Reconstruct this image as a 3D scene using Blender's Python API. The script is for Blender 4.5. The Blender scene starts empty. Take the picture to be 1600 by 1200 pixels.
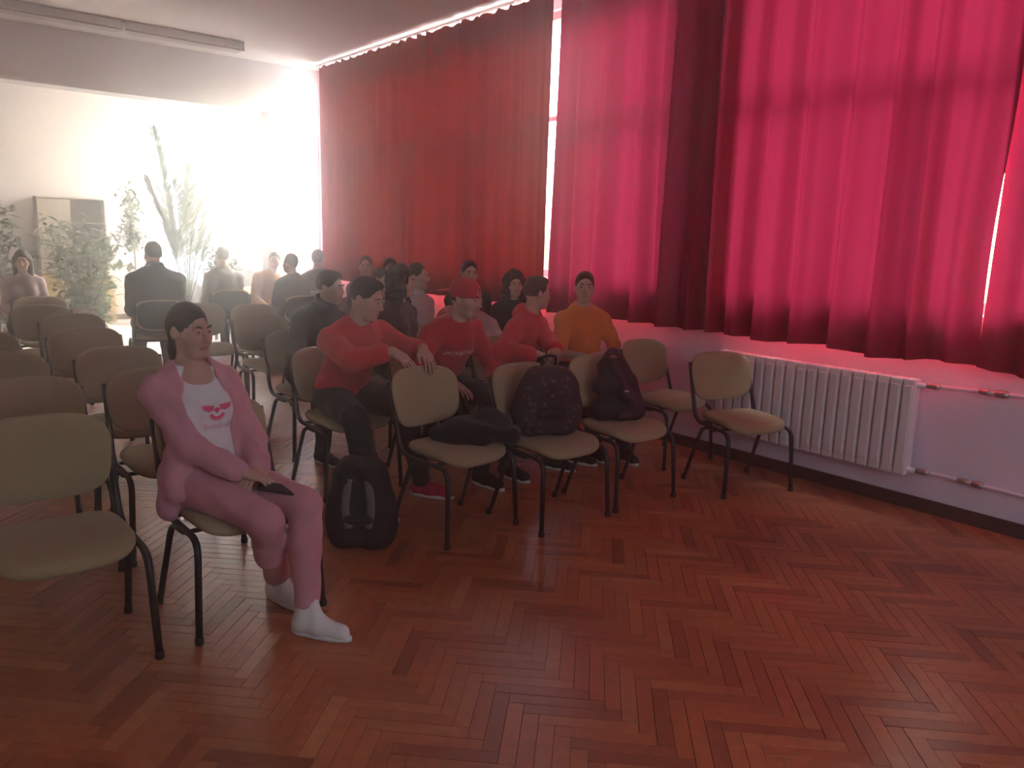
import bpy, bmesh, math, random
import numpy as np
from mathutils import Matrix, Vector

# ------------------------------------------------------------------ camera, sky, sun, exposure
scene = bpy.context.scene
COL = scene.collection
CAM_H = 1.60
F_PX = 1239.3
YAW, PITCH, ROLL = math.radians(39.398), math.radians(10.479), math.radians(1.804)
_fw = Vector((math.sin(YAW) * math.cos(PITCH), math.cos(YAW) * math.cos(PITCH), -math.sin(PITCH)))
_rt = Vector((math.cos(YAW), -math.sin(YAW), 0))
_up = _rt.cross(_fw)
_r2 = _rt * math.cos(ROLL) + _up * math.sin(ROLL)
_u2 = _up * math.cos(ROLL) - _rt * math.sin(ROLL)
cam_data = bpy.data.cameras.new('camera')
cam_data.sensor_width = 36.0
cam_data.lens = F_PX / 1600.0 * 36.0
cam_data.clip_start = 0.05
cam = bpy.data.objects.new('camera', cam_data)
COL.objects.link(cam)
cam.matrix_world = Matrix(((_r2.x, _u2.x, -_fw.x, 0), (_r2.y, _u2.y, -_fw.y, 0), (_r2.z, _u2.z, -_fw.z, CAM_H), (0, 0, 0, 1)))
scene.camera = cam

world = bpy.data.worlds.new('daylight_sky')
scene.world = world
world.use_nodes = True
_n = world.node_tree.nodes
_n.clear()
_o = _n.new('ShaderNodeOutputWorld')
_b = _n.new('ShaderNodeBackground')
_s = _n.new('ShaderNodeTexSky')
_s.sky_type = 'NISHITA'
_s.sun_disc = False
_s.sun_elevation = math.radians(36)
_s.sun_rotation = math.radians(95)
_s.dust_density = 5.0
_b.inputs['Strength'].default_value = SKY_STRENGTH = 7.0
world.node_tree.links.new(_s.outputs[0], _b.inputs[0])
world.node_tree.links.new(_b.outputs[0], _o.inputs[0])

sun_data = bpy.data.lights.new('sun', 'SUN')
sun_data.energy = 18.0
sun_data.angle = math.radians(11.0)
sun_data.color = (0.95, 0.97, 1.0)
sun = bpy.data.objects.new('sun', sun_data)
COL.objects.link(sun)
sun.location = (12, 4, 9)
_sd = Vector((-math.cos(math.radians(36)), 0.30, -math.sin(math.radians(36))))
sun.rotation_euler = _sd.to_track_quat('-Z', 'Y').to_euler()

vs = scene.view_settings
vs.view_transform = 'Standard'
vs.look = 'None'
vs.gamma = 1.0
vs.use_curve_mapping = False
vs.exposure = -0.2
cy = scene.cycles
cy.use_denoising = True
cy.adaptive_threshold = 0.04
cy.max_bounces = 8
cy.diffuse_bounces = 4
cy.glossy_bounces = 3
cy.transmission_bounces = 6
cy.transparent_max_bounces = 12
cy.volume_bounces = 1
cy.sample_clamp_indirect = 60.0
cy.caustics_reflective = False
cy.caustics_refractive = False

# ------------------------------------------------------------------ materials
def new_mat(name):
    m = bpy.data.materials.new(name)
    m.use_nodes = True
    nt = m.node_tree
    nt.nodes.clear()
    out = nt.nodes.new('ShaderNodeOutputMaterial')
    return m, nt, out

def node(nt, typ, **kw):
    n = nt.nodes.new(typ)
    for k, v in kw.items():
        setattr(n, k, v)
    return n

def srgb(r, g, b):
    f = lambda c: (c / 255 / 12.92) if c / 255 <= 0.04045 else ((c / 255 + 0.055) / 1.055) ** 2.4
    return (f(r), f(g), f(b))

def mat(name, col, rough=0.7, var=0.12, scale=8.0, bump=0.0, bscale=60.0, metal=0.0, spec=0.3, sheen=0.0, objvar=0.0, coat=0.0, detail=4.0):
    m, nt, out = new_mat(name)
    L = nt.links.new
    p = node(nt, 'ShaderNodeBsdfPrincipled')
    L(p.outputs[0], out.inputs['Surface'])
    tc = node(nt, 'ShaderNodeTexCoord')
    nz = node(nt, 'ShaderNodeTexNoise')
    nz.inputs['Scale'].default_value = scale
    nz.inputs['Detail'].default_value = detail
    L(tc.outputs['Object'], nz.inputs['Vector'])
    mx = node(nt, 'ShaderNodeMix', data_type='RGBA')
    lo = tuple(max(0, c * (1 - var)) for c in col) + (1,)
    hi = tuple(min(1, c * (1 + var)) for c in col) + (1,)
    mx.inputs[6].default_value = lo
    mx.inputs[7].default_value = hi
    L(nz.outputs['Fac'], mx.inputs[0])
    c_out = mx.outputs[2]
    if objvar:
        oi = node(nt, 'ShaderNodeObjectInfo')
        hs = node(nt, 'ShaderNodeHueSaturation')
        ml = node(nt, 'ShaderNodeMapRange')
        ml.inputs[3].default_value = 1 - objvar
        ml.inputs[4].default_value = 1 + objvar
        L(oi.outputs['Random'], ml.inputs[0])
        L(ml.outputs[0], hs.inputs['Value'])
        L(c_out, hs.inputs['Color'])
        c_out = hs.outputs[0]
    L(c_out, p.inputs['Base Color'])
    p.inputs['Roughness'].default_value = rough
    p.inputs['Metallic'].default_value = metal
    p.inputs['Specular IOR Level'].default_value = spec
    if sheen:
        p.inputs['Sheen Weight'].default_value = sheen
    if coat:
        p.inputs['Coat Weight'].default_value = coat
        p.inputs['Coat Roughness'].default_value = 0.2
    if bump:
        n2 = node(nt, 'ShaderNodeTexNoise')
        n2.inputs['Scale'].default_value = bscale
        n2.inputs['Detail'].default_value = 3
        L(tc.outputs['Object'], n2.inputs['Vector'])
        bp = node(nt, 'ShaderNodeBump')
        bp.inputs['Strength'].default_value = bump
        bp.inputs['Distance'].default_value = 0.01
        L(n2.outputs['Fac'], bp.inputs['Height'])
        L(bp.outputs[0], p.inputs['Normal'])
    return m

def cloth_translucent(name, col, trans, tcol, scale=1.2, clear=0.0):
    """thin woven curtain cloth: part reflects, part lets daylight through"""
    m, nt, out = new_mat(name)
    L = nt.links.new
    tc = node(nt, 'ShaderNodeTexCoord')
    mp = node(nt, 'ShaderNodeMapping')
    mp.inputs['Scale'].default_value = (1, 90, 240)
    L(tc.outputs['Object'], mp.inputs[0])
    nz = node(nt, 'ShaderNodeTexNoise')
    nz.inputs['Scale'].default_value = scale
    nz.inputs['Detail'].default_value = 2
    L(mp.outputs[0], nz.inputs['Vector'])
    rg = node(nt, 'ShaderNodeMapRange')
    rg.inputs[1].default_value, rg.inputs[2].default_value = 0.3, 0.7
    rg.inputs[3].default_value, rg.inputs[4].default_value = 0.82, 1.12
    L(nz.outputs['Fac'], rg.inputs[0])
    def tint(c):
        v = node(nt, 'ShaderNodeVectorMath', operation='SCALE')
        v.inputs[0].default_value = c
        L(rg.outputs[0], v.inputs['Scale'])
        return v.outputs[0]
    d = node(nt, 'ShaderNodeBsdfDiffuse')
    t = node(nt, 'ShaderNodeBsdfTranslucent')
    L(tint(col), d.inputs[0])
    L(tint(tcol), t.inputs[0])
    mx = node(nt, 'ShaderNodeMixShader')
    mx.inputs[0].default_value = trans
    L(d.outputs[0], mx.inputs[1])
    L(t.outputs[0], mx.inputs[2])
    if clear:
        tp = node(nt, 'ShaderNodeBsdfTransparent')
        m2 = node(nt, 'ShaderNodeMixShader')
        m2.inputs[0].default_value = clear
        L(mx.outputs[0], m2.inputs[1]); L(tp.outputs[0], m2.inputs[2])
        L(m2.outputs[0], out.inputs['Surface'])
    else:
        L(mx.outputs[0], out.inputs['Surface'])
    return m

def glass_mat(name):
    m, nt, out = new_mat(name)
    L = nt.links.new
    tr = node(nt, 'ShaderNodeBsdfTransparent')
    tr.inputs[0].default_value = (0.93, 0.96, 0.95, 1)
    gl = node(nt, 'ShaderNodeBsdfGlossy')
    gl.inputs['Roughness'].default_value = 0.02
    lw = node(nt, 'ShaderNodeLayerWeight')
    lw.inputs[0].default_value = 0.5
    pw = node(nt, 'ShaderNodeMath', operation='POWER')
    L(lw.outputs['Facing'], pw.inputs[0])
    pw.inputs[1].default_value = 5.0
    fr = node(nt, 'ShaderNodeMath', operation='MULTIPLY_ADD')
    L(pw.outputs[0], fr.inputs[0])
    fr.inputs[1].default_value, fr.inputs[2].default_value = 0.6, 0.03
    mx = node(nt, 'ShaderNodeMixShader')
    L(fr.outputs[0], mx.inputs[0])
    L(tr.outputs[0], mx.inputs[1])
    L(gl.outputs[0], mx.inputs[2])
    L(mx.outputs[0], out.inputs['Surface'])
    return m

M = {}
M['wall'] = mat('painted_wall', (0.72, 0.68, 0.70), 0.85, 0.05, 3, 0.15, 90)
M['wall_lilac'] = mat('lilac_wall_paint', (0.80, 0.76, 0.91), 0.75, 0.08, 3, 0.2, 60)
M['ceiling'] = mat('ceiling_paint', (0.74, 0.71, 0.70), 0.9, 0.05, 2)
M['back_wall'] = mat('cream_wall_paint', (0.56, 0.485, 0.465), 0.85, 0.04, 2)
M['white_paint'] = mat('white_gloss_paint', (0.78, 0.77, 0.77), 0.4, 0.05, 6)
M['radiator'] = mat('radiator_enamel', (0.78, 0.75, 0.78), 0.35, 0.05, 8, spec=0.5)
M['metal_black'] = mat('black_powder_coat', (0.016, 0.016, 0.020), 0.45, 0.2, 20, spec=0.5)
M['plastic_black'] = mat('black_plastic', (0.02, 0.02, 0.022), 0.5, 0.2, 20)
M['chair_fabric'] = mat('beige_chair_fabric', (0.36, 0.295, 0.175), 0.95, 0.18, 160, 0.35, 500, sheen=0.1, objvar=0.07)
M['brass'] = mat('valve_metal', (0.45, 0.42, 0.40), 0.4, 0.1, 20, metal=0.8)
M['glass'] = glass_mat('window_glass')
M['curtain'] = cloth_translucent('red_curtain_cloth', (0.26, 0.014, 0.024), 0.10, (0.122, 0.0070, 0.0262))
M['curtain_shaded'] = cloth_translucent('shaded_red_curtain_cloth', (0.26, 0.014, 0.018), 0.06, (0.078, 0.0020, 0.0028))  # unsunlit left curtain: its shade is put into darker, less translucent cloth
M['sheer'] = cloth_translucent('white_sheer_cloth', (0.85, 0.85, 0.83), 0.6, (0.95, 0.95, 0.93), clear=0.3)
M['baseboard'] = mat('dark_wood_skirting', (0.075, 0.038, 0.028), 0.5, 0.3, 12)

# ------------------------------------------------------------------ mesh helpers
class MB:
    """collects vertices and faces of one mesh"""
    def __init__(s):
        s.v = []
        s.f = []
    def add(s, vs, fs):
        o = len(s.v)
        s.v.extend([tuple(map(float, p)) for p in vs])
        s.f.extend([tuple(i + o for i in f) for f in fs])
        return s
    def box(s, x0, x1, y0, y1, z0, z1, bev=0.0):
        if bev <= 0:
            v = [(x, y, z) for x in (x0, x1) for y in (y0, y1) for z in (z0, z1)]
            f = [(0, 1, 3, 2), (4, 6, 7, 5), (0, 4, 5, 1), (2, 3, 7, 6), (0, 2, 6, 4), (1, 5, 7, 3)]
            return s.add(v, f)
        bm = bmesh.new()
        bmesh.ops.create_cube(bm, size=1)
        for vv in bm.verts:
            vv.co = Vector(((x0 + x1) / 2 + vv.co.x * (x1 - x0), (y0 + y1) / 2 + vv.co.y * (y1 - y0), (z0 + z1) / 2 + vv.co.z * (z1 - z0)))
        bmesh.ops.bevel(bm, geom=bm.edges[:], offset=bev, segments=2, affect='EDGES', profile=0.6)
        bm.verts.index_update()
        s.add([vv.co for vv in bm.verts], [[vv.index for vv in f.verts] for f in bm.faces])
        bm.free()
        return s
    def tube(s, pts, r, n=10, cap=True, ry=None):
        pts = [Vector(p) for p in pts]
        rs = r if isinstance(r, (list, tuple)) else [r] * len(pts)
        ring0 = None
        t0 = (pts[1] - pts[0]).normalized()
        ref = Vector((0, 0, 1)) if abs(t0.z) < 0.9 else Vector((1, 0, 0))
        nrm = (ref - t0 * ref.dot(t0)).normalized()
        vs = []
        for i, p in enumerate(pts):
            t = (pts[min(i + 1, len(pts) - 1)] - pts[max(i - 1, 0)]).normalized()
            nrm = (nrm - t * nrm.dot(t)).normalized()
            b = t.cross(nrm)
            for k in range(n):
                a = 2 * math.pi * k / n
                vs.append(p + nrm * (math.cos(a) * rs[i]) + b * (math.sin(a) * (rs[i] if ry is None else rs[i] * ry)))
        fs = []
        for i in range(len(pts) - 1):
            for k in range(n):
                fs.append((i * n + k, i * n + (k + 1) % n, (i + 1) * n + (k + 1) % n, (i + 1) * n + k))
        if cap:
            fs.append(tuple(range(n - 1, -1, -1)))
            fs.append(tuple((len(pts) - 1) * n + k for k in range(n)))
        return s.add(vs, fs)
    def lathe(s, prof, n=20, c=(0, 0, 0)):
        vs, fs = [], []
        for (r, z) in prof:
            for k in range(n):
                a = 2 * math.pi * k / n
                vs.append((c[0] + r * math.cos(a), c[1] + r * math.sin(a), c[2] + z))
        for i in range(len(prof) - 1):
            for k in range(n):
                fs.append((i * n + k, i * n + (k + 1) % n, (i + 1) * n + (k + 1) % n, (i + 1) * n + k))
        fs.append(tuple(range(n - 1, -1, -1)))
        fs.append(tuple((len(prof) - 1) * n + k for k in range(n)))
        return s.add(vs, fs)
    def build(s, name, m, parent=None, smooth=False):
        me = bpy.data.meshes.new(name)
        me.from_pydata(s.v, [], s.f)
        me.update()
        if smooth:
            me.polygons.foreach_set('use_smooth', [True] * len(me.polygons))
        return link(name, me, m, parent)

def link(name, me, m=None, parent=None):
    o = bpy.data.objects.new(name, me)
    COL.objects.link(o)
    if m is not None:
        me.materials.append(M[m] if isinstance(m, str) else m)
    if parent is not None:
        o.parent = parent
    return o

def tag(o, label=None, cat=None, group=None, kind=None):
    if label: o['label'] = label
    if cat: o['category'] = cat
    if group: o['group'] = group
    if kind: o['kind'] = kind
    return o

def empty(name, loc=(0, 0, 0), rz=0.0, sc=1.0):
    o = bpy.data.objects.new(name, None)
    o.empty_display_size = 0.1
    COL.objects.link(o)
    o.location = loc
    o.rotation_euler = (0, 0, rz)
    o.scale = (sc, sc, sc)
    return o

def children(o):
    return [c for c in bpy.data.objects if c.parent == o]

def copy_tree(o, parent=None, kids=None):
    c = o.copy()
    COL.objects.link(c)
    if parent is not None:
        c.parent = parent
    for ch in (kids if kids is not None else o.children):
        copy_tree(ch, c)
    return c

def bezier_pts(pts, n=6):
    """rounds the corners of a polyline (Catmull-Rom)"""
    P = [Vector(p) for p in pts]
    out = []
    for i in range(len(P) - 1):
        p0, p1, p2, p3 = P[max(i - 1, 0)], P[i], P[i + 1], P[min(i + 2, len(P) - 1)]
        for k in range(n):
            t = k / n
            out.append(0.5 * ((2 * p1) + (p2 - p0) * t + (2 * p0 - 5 * p1 + 4 * p2 - p3) * t * t + (3 * p1 - p0 - 3 * p2 + p3) * t ** 3))
    out.append(P[-1])
    return out

def rounded(pts, rad=0.06, n=5):
    """polyline with circular-ish rounded corners"""
    P = [Vector(p) for p in pts]
    out = [P[0]]
    for i in range(1, len(P) - 1):
        a, b, c = P[i - 1], P[i], P[i + 1]
        r = min(rad, (a - b).length * 0.45, (c - b).length * 0.45)
        s, e = b + (a - b).normalized() * r, b + (c - b).normalized() * r
        for k in range(n + 1):
            t = k / n
            out.append((s * (1 - t) + b * t) * (1 - t) + (b * (1 - t) + e * t) * t)
    out.append(P[-1])
    return out
# ------------------------------------------------------------------ the room
WX = 5.0            # right window wall, inner face
YB = 10.4           # beam / opening
YE = 14.85          # back wall of the far bay
XL, YF = -2.6, -2.6
ZC = 3.71
SILL, WTOP = 1.24, 3.60

MB().box(XL - .2, WX + .3, YF - .2, YE + .2, ZC, ZC + .25).build('ceiling', 'ceiling')['kind'] = 'structure'
tag(MB().box(XL - .2, XL, YF - .2, YE + .2, 0, ZC).build('wall_left', 'wall'), kind='structure')
tag(MB().box(XL, WX + .3, YF - .2, YF, 0, ZC).build('wall_front', 'wall'), kind='structure')
# window wall: below sill, above windows, piers
PIERS = [(-2.6, -1.9), (0.35, 0.85), (3.60, 4.08), (10.36, 11.0), (14.4, 14.85)]
wr = MB().box(WX, WX + .18, YF, YE, 0, SILL - .02)
wr.box(WX, WX + .18, YF, YE, WTOP, ZC)
for a, b in PIERS:
    wr.box(WX, WX + .18, a, b, SILL - .02, WTOP)
tag(wr.build('wall_right', 'wall_lilac'), kind='structure')
# pier and beam that divide the hall from the far bay
pb = MB().box(4.30, WX, YB, YB + .32, 0, ZC)
pb.box(XL, 4.30, YB, YB + .32, 3.10, ZC)
tag(pb.build('wall_divider', 'wall'), kind='structure')
# back wall with a tall window at its right end
bw = MB().box(XL, 3.98, YE, YE + .25, 0, ZC)
bw.box(3.98, WX + .3, YE, YE + .25, 0, .75)
bw.box(3.98, WX + .3, YE, YE + .25, 3.5, ZC)
tag(bw.build('wall_back', 'back_wall'), kind='structure')

def window(name, axis, c, a0, a1, z0, z1, nm, transom):
    """framed window; axis 'x': lies in a plane of constant x, runs along y"""
    root = empty(name, (0, 0, 0))
    root['kind'] = 'structure'
    def bx(mb, p0, p1, q0, q1, d0=-.04, d1=.04):
        if axis == 'x': mb.box(c + d0, c + d1, p0, p1, q0, q1)
        else: mb.box(p0, p1, c + d0, c + d1, q0, q1)
    fr = MB()
    bx(fr, a0, a0 + .06, z0, z1); bx(fr, a1 - .06, a1, z0, z1)
    bx(fr, a0, a1, z0, z0 + .07); bx(fr, a0, a1, z1 - .07, z1)
    fr.build('window_frame', 'white_paint', root)
    xs = [a0 + (a1 - a0) * i / (nm + 1) for i in range(nm + 2)]
    for x in xs[1:-1]:
        m = MB(); bx(m, x - .05, x + .05, z0 + .07, (transom - .03) if transom else z1 - .07); m.build('mullion', 'white_paint', root)
    zs = [z0, transom, z1] if transom else [z0, z1]
    if transom:
        m = MB(); bx(m, a0 + .06, a1 - .06, transom - .022, transom + .022, -.035, .035); m.build('transom', 'white_paint', root)
    for i in range(nm + 1):
        for j in range(len(zs) - 1):
            m = MB(); bx(m, xs[i] + .02, xs[i + 1] - .02, zs[j] + .03, zs[j + 1] - .03, -.004, .004); m.build('pane', 'glass', root)
    return root

def portal(loc, rot, sx, sy):
    l = bpy.data.lights.new('window_portal', 'AREA')
    l.shape = 'RECTANGLE'; l.size = sx; l.size_y = sy
    l.cycles.is_portal = True
    o = bpy.data.objects.new('window_portal', l)
    COL.objects.link(o); o.location = loc; o.rotation_euler = rot
k = 1
for (a, b) in [(-1.9, .35), (.85, 3.60), (4.08, 10.36), (11.0, 14.4)]:
    window('window_%d' % k, 'x', WX + .09, a, b, SILL, WTOP, {3: 4, 4: 2}.get(k, 1), 2.68)
    portal((WX + .17, (a + b) / 2, (SILL + WTOP) / 2), (0, math.radians(90), 0), WTOP - SILL, b - a)
    k += 1
window('window_5', 'y', YE + .13, 3.98, 5.0, .75, 3.5, 1, None)
portal((4.5, YE + .2, 2.1), (math.radians(-90), 0, 0), 1.05, 2.8)
tag(MB().box(WX + .3, 80, -60, 80, -4.2, -4.0).build('ground_outside', mat('pale_yard_paving', (.42, .40, .37), .9, .15, .4)), kind='structure')
# window boards (sills)
for i, (a, b) in enumerate([(YF, YB), (YB + .32, YE)]):
    tag(MB().box(WX - .03, WX + .12, a, b, SILL - .04, SILL - .005, .006).build('trim_%d' % (i + 1), 'white_paint'), kind='structure')
tag(MB().box(WX - .022, WX, YF, YB, 0, .085, .004).build('baseboard_right', 'baseboard'), kind='structure')
tag(MB().box(XL, 3.98, YE - .02, YE, 0, .09, .004).build('baseboard_back', 'baseboard'), kind='structure')
tag(MB().box(XL, XL + .02, YF, YE, 0, .09, .004).build('baseboard_left', 'baseboard'), kind='structure')
tag(MB().box(4.28, WX, YB - .02, YB, 0, .09, .004).build('baseboard_pier', 'baseboard'), kind='structure')

# ------------------------------------------------------------------ herringbone parquet
def parquet_mat(name, per_object):
    m, nt, out = new_mat(name)
    L = nt.links.new
    p = node(nt, 'ShaderNodeBsdfPrincipled')
    L(p.outputs[0], out.inputs['Surface'])
    if per_object:
        src = node(nt, 'ShaderNodeObjectInfo').outputs['Random']
    else:
        src = node(nt, 'ShaderNodeAttribute', attribute_name='tone').outputs['Fac']
    cr = node(nt, 'ShaderNodeValToRGB')
    e = cr.color_ramp.elements
    e[0].position, e[0].color = 0.0, (0.27, 0.080, 0.037, 1)
    e[1].position, e[1].color = 1.0, (0.52, 0.22, 0.10, 1)
    for pos, c in [(.25, (0.40, 0.122, 0.050, 1)), (.5, (0.455, 0.142, 0.058, 1)), (.75, (0.43, 0.156, 0.063, 1)), (.96, (0.47, 0.163, 0.067, 1))]:
        x = e.new(pos); x.color = c
    L(src, cr.inputs[0])
    geo = node(nt, 'ShaderNodeNewGeometry')
    mp = node(nt, 'ShaderNodeMapping')
    mp.inputs['Rotation'].default_value = (0, 0, math.radians(45))
    mp.inputs['Scale'].default_value = (22, 22, 22)
    L(geo.outputs['Position'], mp.inputs[0])
    nz = node(nt, 'ShaderNodeTexNoise')
    nz.inputs['Scale'].default_value = 1.0
    nz.inputs['Detail'].default_value = 6
    L(mp.outputs[0], nz.inputs['Vector'])
    n2 = node(nt, 'ShaderNodeTexNoise')           # large worn / dirty patches
    n2.inputs['Scale'].default_value = 1.1
    n2.inputs['Detail'].default_value = 5
    L(geo.outputs['Position'], n2.inputs['Vector'])
    mr = node(nt, 'ShaderNodeMapRange')
    mr.inputs[1].default_value, mr.inputs[2].default_value = .3, .7
    mr.inputs[3].default_value, mr.inputs[4].default_value = .82, 1.1
    L(nz.outputs['Fac'], mr.inputs[0])
    mr2 = node(nt, 'ShaderNodeMapRange')
    mr2.inputs[1].default_value, mr2.inputs[2].default_value = .35, .65
    mr2.inputs[3].default_value, mr2.inputs[4].default_value = .8, 1.12
    L(n2.outputs['Fac'], mr2.inputs[0])
    mu = node(nt, 'ShaderNodeMath', operation='MULTIPLY')
    L(mr.outputs[0], mu.inputs[0]); L(mr2.outputs[0], mu.inputs[1])
    vm = node(nt, 'ShaderNodeVectorMath', operation='SCALE')
    L(cr.outputs[0], vm.inputs[0]); L(mu.outputs[0], vm.inputs['Scale'])
    L(vm.outputs[0], p.inputs['Base Color'])
    rr = node(nt, 'ShaderNodeMapRange')
    rr.inputs[3].default_value, rr.inputs[4].default_value = .24, .44
    L(n2.outputs['Fac'], rr.inputs[0])
    L(rr.outputs[0], p.inputs['Roughness'])
    p.inputs['Specular IOR Level'].default_value = 0.5
    return m
M['parquet'] = parquet_mat('parquet_oak', False)
M['parquet_piece'] = parquet_mat('parquet_oak_piece', True)
M['subfloor'] = mat('dark_floor_joint', (0.035, 0.016, 0.010), 0.9, 0.2, 10)

PW, PL, PT = 0.056, 0.336, 0.012
rng = random.Random(7)
YP = YB + .16     # parquet ends under the beam, pale linoleum beyond
floor = tag(MB().box(XL, WX, YF, YP, -.2, -PT * .35).build('floor', 'subfloor'), kind='structure')
def plank_mesh():
    b, h, l = 0.0012, PT, PL
    w = PW
    x0, x1, y0, y1 = .0006, l - .0006, .0006, w - .0006
    v = [(x0, y0, -h), (x1, y0, -h), (x1, y1, -h), (x0, y1, -h), (x0, y0, -b), (x1, y0, -b), (x1, y1, -b), (x0, y1, -b),
         (x0 + b, y0 + b, 0), (x1 - b, y0 + b, 0), (x1 - b, y1 - b, 0), (x0 + b, y1 - b, 0)]
    f = [(8, 9, 10, 11)]
    for i in range(4):
        j = (i + 1) % 4
        f += [(i, j, j + 4, i + 4), (i + 4, j + 4, j + 8, i + 8)]
    return v, f
pv, pf = plank_mesh()
PVN = np.array(pv)
c45 = math.cos(math.radians(45))
planks = []
n = int(PL / PW + .5)
# herringbone lattice in a frame turned by 45 degrees
span = 15.0
for i in range(-230, 330):
    for j in range(-40, 60):
        # pairs shifted along the diagonal
        bx_ = i * PW + j * 2 * PL * 0 + j * PL
        by_ = i * PW - j * PL
        for kind in (0, 1):
            if kind == 0:
                ox, oy, ang = bx_, by_, 0.0
                cx, cy_ = ox + PL / 2, oy + PW / 2
            else:
                ox, oy, ang = bx_ + PW * 0, by_ + PW, math.pi / 2
                ox = bx_ + PW
                cx, cy_ = ox - PW / 2, oy + PL / 2
            X = (cx - cy_) * c45 * -1
            Y = (cx + cy_) * c45
            X, Y = (cx * c45 - cy_ * c45), (cx * c45 + cy_ * c45)
            if XL - .1 < X < WX + .1 and YF - .1 < Y < YP + .1:
                planks.append((ox, oy, ang, X, Y))
def plank_world(ox, oy, ang, z):
    ca, sa = math.cos(ang), math.sin(ang)
    x = PVN[:, 0] * ca - PVN[:, 1] * sa + ox
    y = PVN[:, 0] * sa + PVN[:, 1] * ca + oy
    return np.stack([x * c45 - y * c45, x * c45 + y * c45, PVN[:, 2] + z], 1)
def in_view(X, Y):
    d = Vector((X, Y, -CAM_H))
    zc = d.dot(_fw)
    if zc <= .2: return None
    px, py = 800 + F_PX * d.dot(_r2) / zc, 600 - F_PX * d.dot(_u2) / zc
    if -40 < px < 1640 and -40 < py < 1240: return zc
    return None
near = []
for idx, (ox, oy, ang, X, Y) in enumerate(planks):
    zc = in_view(X, Y)
    # open floor in front of the first row shows largest
    if zc is not None and (Y < 3.0 or X > 1.5):
        near.append((zc, idx))
near.sort()
solo = set(i for _, i in near[:300])
pm = bpy.data.meshes.new('plank')
pm.from_pydata(pv, [], pf); pm.update(); pm.materials.append(M['parquet_piece'])
V, Fc, tone = [], [], []
for idx, (ox, oy, ang, X, Y) in enumerate(planks):
    z = rng.uniform(-.0012, .0006)
    if idx in solo:
        o = bpy.data.objects.new('plank', pm)
        COL.objects.link(o)
        o.parent = floor
        o.location = (ox * c45 - oy * c45, ox * c45 + oy * c45, z)
        o.rotation_euler = (rng.uniform(-.002, .002), rng.uniform(-.001, .001), ang + math.radians(45))
    else:
        w = plank_world(ox, oy, ang, z)
        if w[:, 0].max() > WX or w[:, 1].max() > YP or w[:, 0].min() < XL or w[:, 1].min() < YF:
            w[:, 0] = np.clip(w[:, 0], XL, WX); w[:, 1] = np.clip(w[:, 1], YF, YP)
        o0 = len(V)
        V.extend(map(tuple, w))
        Fc.extend([tuple(a + o0 for a in f) for f in pf])
        tone.extend([rng.random()] * len(pf))
me = bpy.data.meshes.new('parquet_field')
me.from_pydata(V, [], Fc); me.update()
at = me.attributes.new('tone', 'FLOAT', 'FACE')
at.data.foreach_set('value', tone)
pfo = link('parquet_field', me, 'parquet', floor)
pfo['kind'] = 'stuff'

tag(MB().box(XL, WX, YP, YE, -.2, 0).build('floor_bay', mat('pale_linoleum', (.56, .52, .49), .35, .08, 3)), kind='structure')

# ------------------------------------------------------------------ curtains
def curtain(name, label, y0, y1, ztop, zbot, seed, m, folds, amp, xc=4.83, hem=0.012, group='red curtains on the window wall', fullness=1.0, edge=None):
    r = random.Random(seed)
    ny, nz = int((y1 - y0) * 46), 34
    # irregular folds: sum of sines with a warped phase
    ph = [r.uniform(0, 6.28) for _ in range(8)]
    def fold(t, zf):
        y = t * (y1 - y0)
        w = y + .10 * math.sin(1.7 * y + ph[0]) + .06 * math.sin(4.1 * y + ph[1])
        s0 = math.sin(2 * math.pi * w / folds + ph[2])
        a = math.copysign(abs(s0) ** .7, s0) + .45 * math.sin(2 * math.pi * w / (folds * .53) + ph[3]) + .25 * math.sin(2 * math.pi * w / (folds * 2.3) + ph[4] + zf * .7)
        env = .55 + .45 * math.sin(.9 * y + ph[5])
        return amp * a * (.45 + .55 * env) * (.65 + .35 * zf)
    vs, fs = [], []
    for i in range(ny + 1):
        t = i / ny
        for k in range(nz + 1):
            zf = 1 - k / nz            # 1 bottom .. 0 top
            y = y0 + (y1 - y0) * t
            yy = y + .012 * math.sin(9 * y + 3 * zf + ph[6])
            if edge:
                yy += edge(t, zf)
            top = ztop + .012 * math.sin(2 * math.pi * y / .17 + ph[7])
            bot = zbot + hem * math.sin(2 * math.pi * y / .8 + ph[3]) + .01 * math.sin(7 * y)
            vs.append((xc + fold(t, zf), yy, top * (1 - zf) + bot * zf))
    for i in range(ny):
        for k in range(nz):
            a = i * (nz + 1) + k
            fs.append((a, a + 1, a + nz + 2, a + nz + 1))
    root = empty(name, (xc, (y0 + y1) / 2, zbot))
    mb = MB(); mb.v = [(x - xc, y - (y0 + y1) / 2, z - zbot) for x, y, z in vs]; mb.f = fs
    mb.build('curtain_cloth', m, root, True)
    # gathered heading tape with little hooks
    nh = max(2, int((y1 - y0) / .17))
    hk = MB()
    for q in range(nh + 1):
        yh = y0 + .01 + (y1 - y0 - .02) * q / nh - (y0 + y1) / 2
        hk.box(-.004, .004, yh - .004, yh + .004, ztop - zbot - .01, ztop - zbot + .024)
    h = hk.build('hooks', 'white_paint', root)
    h['kind'] = 'stuff'
    tag(root, label, 'curtain', group)
    return root
curtain('curtain', 'wide dark red curtain between the bright pier and the narrow daylight gap', 5.425, 9.93, 3.655, .97, 3, 'curtain_shaded', .24, .030, xc=4.785, edge=lambda t, zf: -.035 * zf * max(0, 1 - t * 25))
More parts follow.
